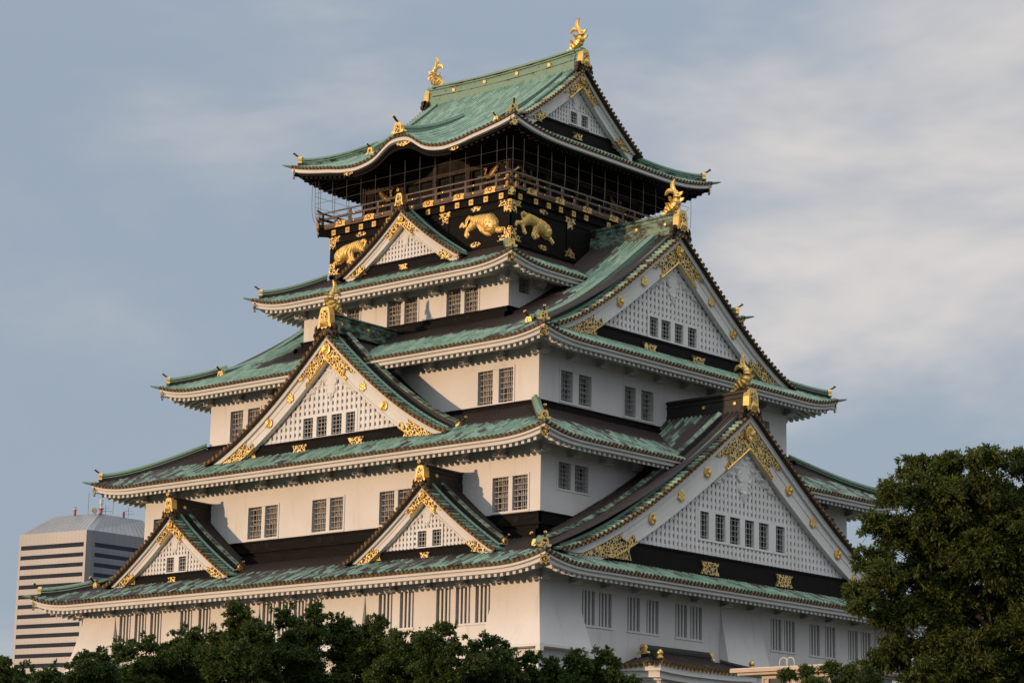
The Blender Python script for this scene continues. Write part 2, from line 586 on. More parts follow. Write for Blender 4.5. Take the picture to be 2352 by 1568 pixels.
PFIT = {i: np.polyfit([p[0] for p in PROF[i]], [p[1] for p in PROF[i]], 2 if i in (2, 4) else 3) for i in PROF}
RL = {1: 3.5, 2: 3.4, 3: 3.4, 4: 3.4, 5: 4.8}
OVER = {i: EAVE[i][0]-WALL[i][0] for i in range(1, 5)}
OVER[5] = 2.9
VERGE = {1: 16.45, 3: 12.02, 5: 5.40}          # long slopes of these roofs run up to the ridge as far out as this
KB_U = [0, .5, .9, 1.3, 1.8, 2.4, 3.2, 4.3, 5.3, 6.5, 20]
KB_Z = [.82, .79, .64, .34, .02, -.16, -.27, -.19, -.05, 0, 0]

def kara(u):
    """swell of the cusped eave in the middle of the top roof"""
    a = np.abs(np.asarray(u, float))
    s = sum(np.interp(np.abs(a+o), KB_U, KB_Z) for o in (-.24, -.12, 0, .12, .24))/5
    return s

def lift(i, cx, d):
    return LIFT[i]*np.clip(1-cx/RL[i], 0, 1)**2.5*np.clip(1-d/5.0, 0, 1)

def eave_z(i, u, S, d=0.0, theta=0):
    z = Z0[i]+lift(i, np.clip(S-np.abs(u), 0, None), d)
    if i == 5 and theta in (0, 180):
        z = z+kara(u)*np.clip(1-np.asarray(d)/5.2, 0, 1)
    return z

def roof_z(i, u, d, S, theta=0):
    return eave_z(i, u, S, d, theta)+np.polyval(PFIT[i], d)

castle = thing('castle_tower', 'five-storey white castle tower with green copper roofs, gold ornaments and black top floor', 'castle', (0, 0, GZ))

def tile_rows(mb, Pf, s0, s1, pitch, d0f, d1f, patf, xf, row0=0, hump=0.115):
    n = int(round((s1-s0)/pitch))
    pitch = (s1-s0)/n
    off = np.array([-.5, -.36, -.32, -.22, -.09, .09, .22, .32, .36, .5])*pitch
    hh = np.array([0, -.01, .02, .072, .092, .092, .072, .02, -.01, 0])/0.092*hump
    for k in range(n):
        sc = s0+(k+.5)*pitch
        s = sc+off
        da, db = d0f(s), d1f(s, sc)
        ln = (db-da).max()
        if ln < 0.06:
            continue
        nt = max(2, int(math.ceil(ln/0.5))+1)
        t = np.linspace(0, 1, nt)
        D = da[None]+(db-da)[None]*t[:, None]
        SS = np.broadcast_to(s, D.shape)
        P = Pf(SS, D)
        P[..., 2] += hh
        tile = np.stack([np.broadcast_to(row0+k+off/pitch*0.98, D.shape), D+50], -1)
        mb.grid(xf(P), 0, tile, patf(SS, D))

def pat_fn(i, theta):
    def f(u, d):
        a = np.abs(u)
        if i == 1:
            if theta in (0, 180):
                g = np.interp(d, [0, .5, 1.5, 2.2, 2.8, 30], [.56, .50, .42, .22, -.4, -.4])
                g = g + np.where(u > 12, .12, 0) + np.where(np.abs(u+3) < 3, .08, 0)
                g = np.where((a > 11.0) & (d > 8.5), np.interp(a, [11, 14.0, 14.6], [.44, .36, -.3]), g)
                g = np.where((a > 13.9) & (d > 1.7), np.where((a > 14.1) | (d < 8.5), -.2, g), g)
                return g
            return np.interp(d, [0, 1.0, 2.0], [.76, .72, .62])+np.where(a > 13, -.15, 0)
        if i == 2:
            g = np.interp(d, [0, 1.6, 2.3, 2.7, 30], [.80, .76, .56, -.4, -.4])
            if theta == 0:
                g = g - np.interp(u, [-16, -11, -7], [.36, .34, 0])
            else:
                g = g - .10
            return g
        if i == 3:
            if theta in (0, 180):
                g = np.interp(d, [0, 2.3, 2.75, 30], [.97, .93, -.4, -.4])
                far = np.where(d > 2.4, np.interp(a, [7.9, 8.6, 9.2, 13], [-.4, .2, .86, .95]), g)
                far = np.where((u > 0) & (d > 2.0) & (d < 6.6) & (a < 10.1), -.4, far)
                far = np.where((u > 0) & (d < 6.0) & (a > 10), .45, far)
                far = np.where((a > 11.15) & (d > 1.6), -.1, far)
                return np.where(a > 7.6, far, g)
            return np.full_like(a, .95)
        if i == 4:
            return np.interp(d, [0, 1.25, 1.7, 9], [.97, .93, -.4, -.4])
        return np.full_like(a, 1.16)
    return f

def corner_pt(i, sx, sy, d, dz=0.0):
    A, B = EAVE[i]
    z = Z0[i]+np.polyval(PFIT[i], max(d, 0))+float(lift(i, max(d, 0), max(d, 0)))
    if d < 0:
        z = z - d*0.25
    return (sx*(A-d), sy*(B-d), z+dz)

def end_ornament(mb, c, dr, k=1.0, horn=True):
    """gilded bell-shaped ridge-end plate with the round horn above it; mats 0 gold 1 filigree 2 dark"""
    dr = np.array((dr[0], dr[1], 0.0))
    dr /= np.linalg.norm(dr)
    al = np.array((-dr[1], dr[0], 0.0))
    c = np.asarray(c, float)
    def xf(v):
        v = np.asarray(v, float)
        return c+v[..., [0]]*al-v[..., [1]]*dr+v[..., [2]]*np.array((0, 0, 1.0))
    poly = [(-.33, 0), (-.42, .06), (-.38, .16), (-.25, .16), (-.235, .42), (-.16, .56), (0, .62), (.16, .56), (.235, .42), (.25, .16), (.38, .16), (.42, .06), (.33, 0)]
    mb.prism([(u*k, z*k) for u, z in poly], -.16*k, .10*k, xf, 0)
    inner = [(-.15, .05), (-.14, .36), (-.08, .46), (.08, .46), (.14, .36), (.15, .05)]
    mb.prism([(u*k, z*k) for u, z in inner], .10*k, .125*k, xf, 1, 0)
    if horn:
        pts = [c+np.array((0, 0, .50*k))-dr*.25*k, c+np.array((0, 0, .58*k))+dr*.02*k, c+np.array((0, 0, .66*k))+dr*.2*k, c+np.array((0, 0, .82*k))+dr*.40*k]
        mb.tube(pts, [.045*k, .055*k, .06*k, .065*k], 8, 2)
        e = pts[-1]-pts[-2]
        mb.disc(pts[-1], e, .10*k, .03*k, 0, 10, 2, .55)

ORN = ['gold', 'filigree', 'bronze']
def ornament(parent, c, dr, k=1.0, horn=True):
    mb = MB()
    end_ornament(mb, c, dr, k, horn)
    return mb.build('ridge_end_ornament', ORN, parent)

RIDGE_PROF = [(-.19, -.12), (-.19, .16), (-.23, .17), (-.23, .24), (-.13, .27), (-.10, .36), (0, .40), (.10, .36), (.13, .27), (.23, .24), (.23, .17), (.19, .16), (.19, -.12)]

HIP_PROF = [(-.17, -.14), (-.17, .09), (-.20, .10), (-.20, .155), (-.165, .165), (-.165, .20), (-.20, .21), (-.20, .265), (-.12, .28), (-.09, .36), (0, .40)]
HIP_PROF = HIP_PROF+[(-a_, b_) for a_, b_ in HIP_PROF[-2::-1]]
HIP_MATS = [1, 1, 0, 1, 1, 1, 0, 0, 0, 0]  # dark lower and recessed faces paint in the shadow band under the hip
HIP_MATS = HIP_MATS+HIP_MATS[::-1]+[1]

def build_roof(i):
    A, B = EAVE[i]
    mb = MB()
    caps = MB()
    fas = MB()
    raf = MB()
    soft = MB()
    pitch = 0.28
    for theta in (0, 90, 180, 270):
        lng = theta in (0, 180)
        S, T = (A, B) if lng else (B, A)
        xf = rot(theta)
        if i in VERGE:
            XV = VERGE[i]
            if lng:
                uin = {1: 11.5, 3: 6.45, 5: -1.0}[i]
                dw = {1: 4.6, 3: 4.9, 5: 9.0}[i]
                d1 = lambda u, c: np.full_like(u, dw if abs(c) < uin else T) if abs(c) <= XV else np.minimum(np.clip(S-np.abs(u), 0, None), 3.2)
            else:
                dsk = A-XV+0.15
                d1 = lambda u, c: np.minimum(dsk, np.clip(S-np.abs(u), 0, None))
        else:
            nx = WALL[i+1]
            dw = (B-nx[1]) if lng else (A-nx[0])
            d1 = lambda u, c: np.minimum(dw+.05, np.clip(S-np.abs(u), 0, None))
        Pf = lambda u, d: np.stack([u, -(T-d), roof_z(i, u, d, S, theta)], -1)
        tile_rows(mb, Pf, -S+.02, S-.02, pitch, lambda u: np.zeros_like(u), d1, pat_fn(i, theta), xf, row0=1000*i+theta*3)
        # end caps of the tile rows and the scalloped strip under them
        n = int(round((2*S-.04)/pitch))
        for k in range(n):
            u = -S+.02+(k+.5)*(2*S-.04)/n
            z = float(eave_z(i, u, S, 0, theta))
            caps.disc(xf(np.array((u, -T+.04, z+.012))), xf.out, .088, .07, 0, 9, 1, .62)
        m = 72
        t = np.linspace(-1, 1, m)
        def strip(mbx, cs, mat=0, a=-1.0, b=1.0):
            tt = np.linspace(a, b, m)
            rows = []
            for d, dz in cs:
                u = (S-d)*tt
                dd = max(d, 0.0)
                rows.append(np.stack([u, np.full(m, -(T-d)), eave_z(i, np.clip(u, -S, S), S, dd, theta)+dz], -1))
            mbx.grid(xf(np.stack(rows, 0)), mat, flip=True)
        strip(caps, [(.03, .04), (.0, .0), (.0, -.075), (.08, -.08)], 1)
        if i < 5:
            strip(fas, [(.06, -.07), (.06, -.175), (.08, -.19), (.19, -.19), (.19, -.345), (.21, -.36), (.35, -.36), (.35, -.33), (OVER[i]+.05, +.16)])
        else:
            strip(fas, [(.06, -.07), (.06, -.25), (.22, -.27)])
            strip(soft, [(.20, -.265), (.24, -.28), (.24, -.40), (.36, -.41), (.36, -.36), (OVER[i]+.1, +.20)])
        # rafters
        rp = 0.37
        nr = int((2*S-1.0)/rp)
        D = OVER[i]
        for k in range(nr+1):
            u = (k-nr/2)*rp
            cx = S-abs(u)
            d2 = min(D+.02, cx-.12)
            if d2 < .5:
                continue
            za = float(eave_z(i, u, S, .34, theta))
            zb = float(eave_z(i, u, S, d2, theta))
            w = .085
            f = d2/D
            v = [(u-w, -(T-.33), za-.51), (u+w, -(T-.33), za-.51), (u+w, -(T-d2), zb-.51+.42*f), (u-w, -(T-d2), zb-.51+.42*f),
                 (u-w, -(T-.33), za-.34), (u+w, -(T-.33), za-.34), (u+w, -(T-d2), zb-.34+.42*f), (u-w, -(T-d2), zb-.34+.42*f)]
            raf.hexa(xf(np.array(v)))
        # brackets under the eave and the beam along the wall
        if i < 5:
            Sw = S-D
            nb = int(round(2*Sw/2.35))
            for k in range(nb+1):
                u = -Sw+2*Sw*k/nb
                z = Z0[i]-(.006 if lng else 0)
                raf.box(u-.20, u+.20, -(T-D+.50), -(T-D-.05), z-.44, z-.02, xf)
                raf.box(u-.28, u+.28, -(T-D+.36), -(T-D-.05), z-.52, z-.44, xf)
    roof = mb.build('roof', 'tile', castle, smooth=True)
    caps.build('tile_cap_row', ['gold_dull', 'bronze'], roof)
    fas.build('eave_fascia', 'trim', roof)
    if i == 5:
        soft.build('eave_soffit', 'black_wood', roof)
    raf.build('rafter_row', 'trim' if i < 5 else 'dark_room', roof)
    # hips, their end plates, corner tips and the corner beams
    for sx, sy in ((1, -1), (-1, -1), (1, 1), (-1, 1)):
        if i in VERGE:
            dE = {1: 2.45, 3: 2.6, 5: 3.4}[i]
        else:
            dE = min(A-WALL[i+1][0], B-WALL[i+1][1])
        pts = [corner_pt(i, sx, sy, d, .10) for d in np.linspace(.42, dE, 9)]
        hip = MB()
        hip.sweep(pts, HIP_PROF, 0, HIP_MATS)
        tip = [corner_pt(i, sx, sy, d, .0) for d in (.45, .2, .0, -.16, -.30)]
        hip.tube(tip, [.07, .08, .08, .065, .03], 8)
        hip.build('hip_ridge', ['cu_green', 'cu_dark' if i < 5 else 'cu_mixed'], roof)
        dr = np.array((sx, sy, 0))/math.sqrt(2)
        k = .74 if i != 5 else .82
        ornament(roof, np.array(corner_pt(i, sx, sy, .42, .10))+dr*.08, dr, k)
        cb = MB()
        base = np.array(corner_pt(i, sx, sy, 0, 0))
        zc = Z0[i]+LIFT[i]
        al = np.array((-dr[1], dr[0], 0))
        p0 = np.array((sx*(A-.18), sy*(B-.18), 0))
        p1 = np.array((sx*(A-OVER[i]), sy*(B-OVER[i]), 0))
        zi = Z0[i]+.12
        def hx(pa, pb, w, za0, za1, zb0, zb1, mat):
            v = [pa-al*w, pa+al*w, pb+al*w, pb-al*w]
            vv = [(q[0], q[1], z) for q, z in zip(v, (za0, za0, zb0, zb0))]+[(q[0], q[1], z) for q, z in zip(v, (za1, za1, zb1, zb1))]
            cb.hexa(np.array(vv), mat)
        hx(p0, p1, .17, zc-.52, zc-.24, Z0[i]-.02, Z0[i]+.20, 0)
        hx(p0+dr*.06, p0-dr*.02, .20, zc-.66, zc-.22, zc-.66, zc-.22, 1)
        if i < 5:
            cb.disc(p0+dr*.06+np.array((0, 0, zc-.44)), dr, .13, .03, 2, 10, 1, .55)
        cb.build('corner_beam', ['trim' if i < 5 else 'black_wood', 'filigree', 'gold_dull'], roof)
    return roof

ROOF = {i: build_roof(i) for i in range(1, 6)}

# ------------------------------------------------------------------ windows and walls
def window(parent, xf, T, u0, u1, z0, z1, style='grid', depth=.30, nb=3, nh=6):
    mb = MB()
    mb.add(xf(np.array([(u0, -(T-depth), z0), (u1, -(T-depth), z0), (u1, -(T-depth), z1), (u0, -(T-depth), z1)])), [(0, 1, 2, 3)], 1)
    if style == 'grid':
        for k in range(nb):
            u = u0+(k+1)*(u1-u0)/(nb+1)
            mb.box(u-.017, u+.017, -(T-.12), -(T-.17), z0, z1, xf, 0)
        for k in range(nh):
            z = z0+(k+.55)*(z1-z0)/nh
            mb.box(u0, u1, -(T-.09), -(T-.13), z-.016, z+.016, xf, 0)
        # sash behind the bars
        um = (u0+u1)/2
        mb.box(um-.03, um+.03, -(T-depth+.06), -(T-depth+.02), z0, z1, xf, 0)
        for z in (z0+.04, (z0+z1)/2, z1-.04):
            mb.box(u0, u1, -(T-depth+.05), -(T-depth+.015), z-.035, z+.035, xf, 0)
        return mb.build('window', ['win_bar', 'pane'], parent)
    for k in range(3):
        u = u0+(k+.85)*(u1-u0)/3.7
        mb.box(u-.052, u+.052, -(T-.06), -(T-.15), z0, z1, xf, 0)
    return mb.build('window', ['plaster', 'slit_dark'], parent)

def wall_side(mb, xf, S, T, z0, z1, holes, depth=.30, mat=0):
    us = sorted({-S, S, *[h[0] for h in holes], *[h[1] for h in holes]})
    zs = sorted({z0, z1, *[h[2] for h in holes], *[h[3] for h in holes]})
    for a, b in zip(us[:-1], us[1:]):
        for c, d in zip(zs[:-1], zs[1:]):
            mu, mz = (a+b)/2, (c+d)/2
            if any(h[0] < mu < h[1] and h[2] < mz < h[3] for h in holes):
                continue
            mb.add(xf(np.array([(a, -T, c), (b, -T, c), (b, -T, d), (a, -T, d)])), [(0, 1, 2, 3)], mat)
    for a, b, c, d in holes:
        f, k = -T, -(T-depth)
        for q in ([(a, f, c), (a, k, c), (a, k, d), (a, f, d)], [(b, f, c), (b, f, d), (b, k, d), (b, k, c)],
                  [(a, f, c), (b, f, c), (b, k, c), (a, k, c)], [(a, f, d), (a, k, d), (b, k, d), (b, f, d)]):
            mb.add(xf(np.array(q)), [(0, 1, 2, 3)], mat)

def rim(mb, xf, T, u0, u1, z0, z1, w=.10, h=.035):
    """thin raised border round a group of windows"""
    mb.box(u0-w, u1+w, -T-h, -T+.01, z1, z1+w, xf)
    mb.box(u0-w, u1+w, -T-h, -T+.01, z0-w, z0, xf)
    mb.box(u0-w, u0, -T-h, -T+.01, z0, z1, xf)
    mb.box(u1, u1+w, -T-h, -T+.01, z0, z1, xf)

def pairs(cs, off, w, z0, z1):
    return [[(c-off-w/2, c-off+w/2, z0, z1), (c+off-w/2, c+off+w/2, z0, z1)] for c in cs]

def slits(cs, w, z0, z1):
    return [(c-w/2, c+w/2, z0, z1) for c in cs]

WIN = {(1, 0): [slits([s*c for c in g], .90, 12.80, 14.49) for g in ((10.08, 11.30, 12.52), (6.36, 7.75)) for s in (1, -1)] + [slits([-1.66, -.54, .58, 1.64], .88, 12.80, 14.49)],
       (1, 90): [slits([s*c for c in g], .92, 12.80, 14.36) for g in ((11.47, 10.25), (8.15, 6.72), (4.5, 3.32)) for s in (1, -1)],
       (2, 0): pairs([-12.12, -4.71, 0, 4.71, 12.12], .61, .97, 18.20, 19.83),
       (2, 90): pairs([-10.37, 10.37], .62, .95, 19.28, 20.53),
       (3, 0): pairs([-8.96, 8.96], .67, .95, 24.02, 25.70),
       (3, 90): pairs([-7.55, -2.6, 2.6, 7.55], .70, .95, 24.12, 25.63),
       (4, 0): pairs([-4.25, 0, 4.25], .61, .96, 29.58, 31.05),
       (4, 90): [[(-7.0, -6.1, 30.44, 31.27)], [(6.1, 7.0, 30.44, 31.27)]]}

WALLOBJ = {}
for i in range(1, 5):
    a, b = WALL[i]
    zlo = {1: GZ, 2: 15.5, 3: 21.8, 4: 27.5}[i]
    zhi = Z0[i]+.25
    mb = MB()
    wins = []
    for theta in (0, 90, 180, 270):
        S, T = (a, b) if theta in (0, 180) else (b, a)
        xf = rot(theta)
        groups = WIN.get((i, theta), [])
        holes = [h for g in groups for h in g]
        wall_side(mb, xf, S, T, zlo, zhi, holes, .32 if i > 1 else .28)
        if i > 1:
            for g in groups:
                rim(mb, xf, T, min(h[0] for h in g), max(h[1] for h in g), g[0][2], g[0][3])
        elif theta in (0, 90):
            for g in groups:
                mb.box(min(h[0] for h in g)-.06, max(h[1] for h in g)+.06, -T-.05, -T+.01, g[0][2]-.10, g[0][2]-.005, xf)
        for h in holes:
            wins.append((xf, T, h))
    w = mb.build('wall', 'plaster', castle)
    WALLOBJ[i] = w
    for xf, T, h in wins:
        window(w, xf, T, *h, style='slit' if i == 1 else 'grid', depth=.315 if i > 1 else .275)
    # dark boarded skirting where the wall stands on the roof below
    if i > 1:
        st = MB()
        ztop = {2: 18.06, 3: 23.94, 4: 29.60}[i]
        for theta in (0, 90, 180, 270):
            S, T = (a, b) if theta in (0, 180) else (b, a)
            xf = rot(theta)
            e = .07
            st.box(-S-e, S+e, -T-e, -T+.02, zlo, ztop-.09, xf)
            st.box(-S-e-.05, S+e+.05, -T-e-.05, -T+.02, ztop-.09, ztop, xf)
            st.box(-S-e-.08, S+e+.08, -T-e-.10, -T-e+.01, ztop-.62, ztop-.54, xf)
            st.box(-S-e-.3, S+e+.3, -T-e-.30, -T-e+.01, zlo, {2: 17.18, 3: 23.74, 4: 29.22}[i], xf)
            for g in WIN.get((i, theta), []):
                c = sum(h[0]+h[1] for h in g)/(2*len(g))
                for du in (-.45, .45):
                    st.box(c+du-.14, c+du+.14, -T-e-.012, -T-e+.01, ztop-.45, ztop-.14, xf, 1)
        st.build('skirting_band', ['black_wood', 'slit_dark'], w)

# stone-dropping bays that flare out of the ground-floor wall
def bay_corner(sx, sy):
    a, b = WALL[1]
    o = .64
    mb = MB()
    zt, zb = 14.55, 11.62
    nz = 7
    def prof(t):
        return o*t**1.25
    L0, L1 = 2.55, 3.0
    lv = []
    for k in range(nz):
        t = k/(nz-1)
        q = prof(t)+.004
        l = L0+(L1-L0)*t
        z = zt+(zb-zt)*t
        lv.append([(a-l, b+0.002, z), (a-l, b+q, z), (a+q, b+q, z), (a+q, b-l, z), (a+.002, b-l, z)])
    v = np.array(lv)*np.array((sx, sy, 1))
    mb.grid(v, 0, flip=(sx*sy < 0))
    q = o
    l = L1
    # lip and underside
    for (x0, x1, y0, y1) in ((a-l, a+q, b-.02, b+q), (a-.02, a+q, b-l, b-.02)):
        xs, ys = sorted((sx*x0, sx*x1)), sorted((sy*y0, sy*y1))
        mb.box(xs[0], xs[1], ys[0], ys[1], zb-.10, zb-.002)
    for (x, y) in ((a+q-.13, b+q-.13), (a-l+.12, b+q-.13), (a+q-.13, b-l+.12)):
        mb.box(sx*x-.13, sx*x+.13, sy*y-.13, sy*y+.13, zb-.30, zb-.101)
    mb.build('flared_bay', 'plaster', WALLOBJ[1])

for sx, sy in ((1, -1), (-1, -1), (1, 1)):
    bay_corner(sx, sy)

def bay_mid(theta, c, ht, hb):
    S, T = (WALL[1][0], WALL[1][1]) if theta == 0 else (WALL[1][1], WALL[1][0])
    xf = rot(theta)
    mb = MB()
    zt, zb = 14.6, 11.62
    rows = []
    for k in range(7):
        t = k/6
        q = .62*t**1.25+.004
        h = ht+(hb-ht)*t
        z = zt+(zb-zt)*t
        rows.append([(c-h, -T-.002, z), (c-h, -T-q, z), (c+h, -T-q, z), (c+h, -T-.002, z)])
    mb.grid(xf(np.array(rows)), 0)
    mb.box(c-hb, c+hb, -T-.62, -T+.02, zb-.10, zb-.002, xf)
    mb.build('flared_bay', 'plaster', WALLOBJ[1])
bay_mid(0, 3.65, 1.35, 1.52)
bay_mid(0, -3.65, 1.35, 1.52)
bay_mid(90, .25, 1.58, 1.72)

# ------------------------------------------------------------------ gables
def fish_finial(xf, zb, k=1.0):
    """gilded dolphin-like roof fish, head low on the ridge, tail thrown up; local n outwards"""
    mb = MB()
    axis = [(-.98, .10, .10), (-.86, .20, .17), (-.68, .30, .23), (-.46, .38, .255), (-.28, .52, .25), (-.19, .70, .22), (-.18, .90, .185), (-.25, 1.08, .15), (-.36, 1.22, .115), (-.43, 1.32, .08)]
    ax = np.array(axis)
    t = np.linspace(0, len(ax)-1, 40)
    cr = np.stack([np.interp(t, np.arange(len(ax)), ax[:, j]) for j in range(3)], 1)
    for _ in range(3):
        cr[1:-1] = (cr[:-2]+2*cr[1:-1]+cr[2:])/4
    rad = cr[:, 2]*(1+.10*np.sin(t*7.0))
    pts = np.stack([np.zeros(40), -cr[:, 0]*k, zb+cr[:, 1]*k], 1)
    mb.tube(xf(pts), rad*k*1.05, 10)
    def fin(poly, w, un=0.0):
        mb.prism([(n*k, z*k) for n, z in poly], -w*k, w*k, lambda v: xf(np.stack([v[:, 1]+un*k, -v[:, 0], v[:, 2]+zb], -1)))
    # tail flukes: one curling up, one falling inwards
    def fluke(c, ws, th):
        c = np.array(c, float)
        n = len(c)
        tg = np.gradient(c, axis=0)
        nm = np.stack([-tg[:, 1], tg[:, 0]], 1)
        nm /= np.linalg.norm(nm, axis=1)[:, None]
        L = c+nm*np.array(ws)[:, None]
        Rr = c-nm*np.array(ws)[:, None]
        t0, t1 = np.linspace(0, 1, n), np.linspace(0, 1, 18)
        cc = np.stack([np.interp(t1, t0, c[:, j]) for j in range(2)], 1)
        for _ in range(4):
            cc[1:-1] = (cc[:-2]+2*cc[1:-1]+cc[2:])/4
        ww = np.interp(t1, t0, ws)
        tg = np.gradient(cc, axis=0)
        nm = np.stack([-tg[:, 1], tg[:, 0]], 1)
        nm /= np.linalg.norm(nm, axis=1)[:, None]
        an = np.arange(10)*math.pi/5
        wv = 1+.22*np.cos(an*5)
        ring = cc[:, None]+nm[:, None]*(ww[:, None]*np.cos(an)[None])[..., None]
        side = (.45*ww[:, None]+.25*th)*np.sin(an)[None]*wv[None]
        v = np.stack([side*k, -ring[..., 0]*k, zb+ring[..., 1]*k], -1)
        v = np.concatenate([v, v[:, :1]], 1)
        mb.grid(xf(v))
    fluke([(-.36, 1.18), (-.47, 1.36), (-.50, 1.55), (-.44, 1.72), (-.33, 1.86)], [.12, .145, .14, .10, .025], .11)
    fluke([(-.42, 1.20), (-.58, 1.30), (-.74, 1.29), (-.86, 1.20), (-.93, 1.08)], [.11, .125, .115, .08, .02], .11)
    for n, z, s in ((.0, .62, 1.0), (-.04, .95, .85)):
        fin([(n-.10, z-.10), (n+.06, z-.02), (n+.20*s, z+.03), (n+.27*s, z+.16), (n+.12*s, z+.16), (n-.04, z+.14)], .035)
    for s in (-1, 1):
        for n, z in ((-.62, .42), (-.42, .72)):
            mb.prism([(.12, z-.06), (.30, z+.02), (.38, z+.16), (.24, z+.14), (.12, z+.10)], -(-n)-.05, -(-n)+.05,
                     lambda v, s=s: xf(np.stack([s*v[:, 0]*k, v[:, 1]*k, zb+v[:, 2]*k], -1)))
    for n, z in ((-.52, .66), (-.62, .80), (-.78, .48), (-.66, .56)):
        fin([(n+.10, z-.16), (n-.04, z+.0), (n-.10, z+.10), (n+.06, z+.02)], .03)
    # head: jaw, crest and eyes
    for s in (-1, 1):
        mb.disc(xf(np.array((s*.19*k, .74*k, zb+.36*k))), xf.along*s, .07*k, .05*k, 0, 8, None, .5, .03)
        mb.tube(xf(np.array([(s*.10*k, .86*k, zb+.30*k), (s*.16*k, .72*k, zb+.50*k), (s*.17*k, .56*k, zb+.62*k)])), [.06*k, .05*k, .015*k], 6)
    mb.box(-.15*k, .15*k, .80*k, 1.06*k, zb-.02*k, zb+.16*k, xf)
    return mb.build('fish_finial', 'gold', castle, smooth=False)

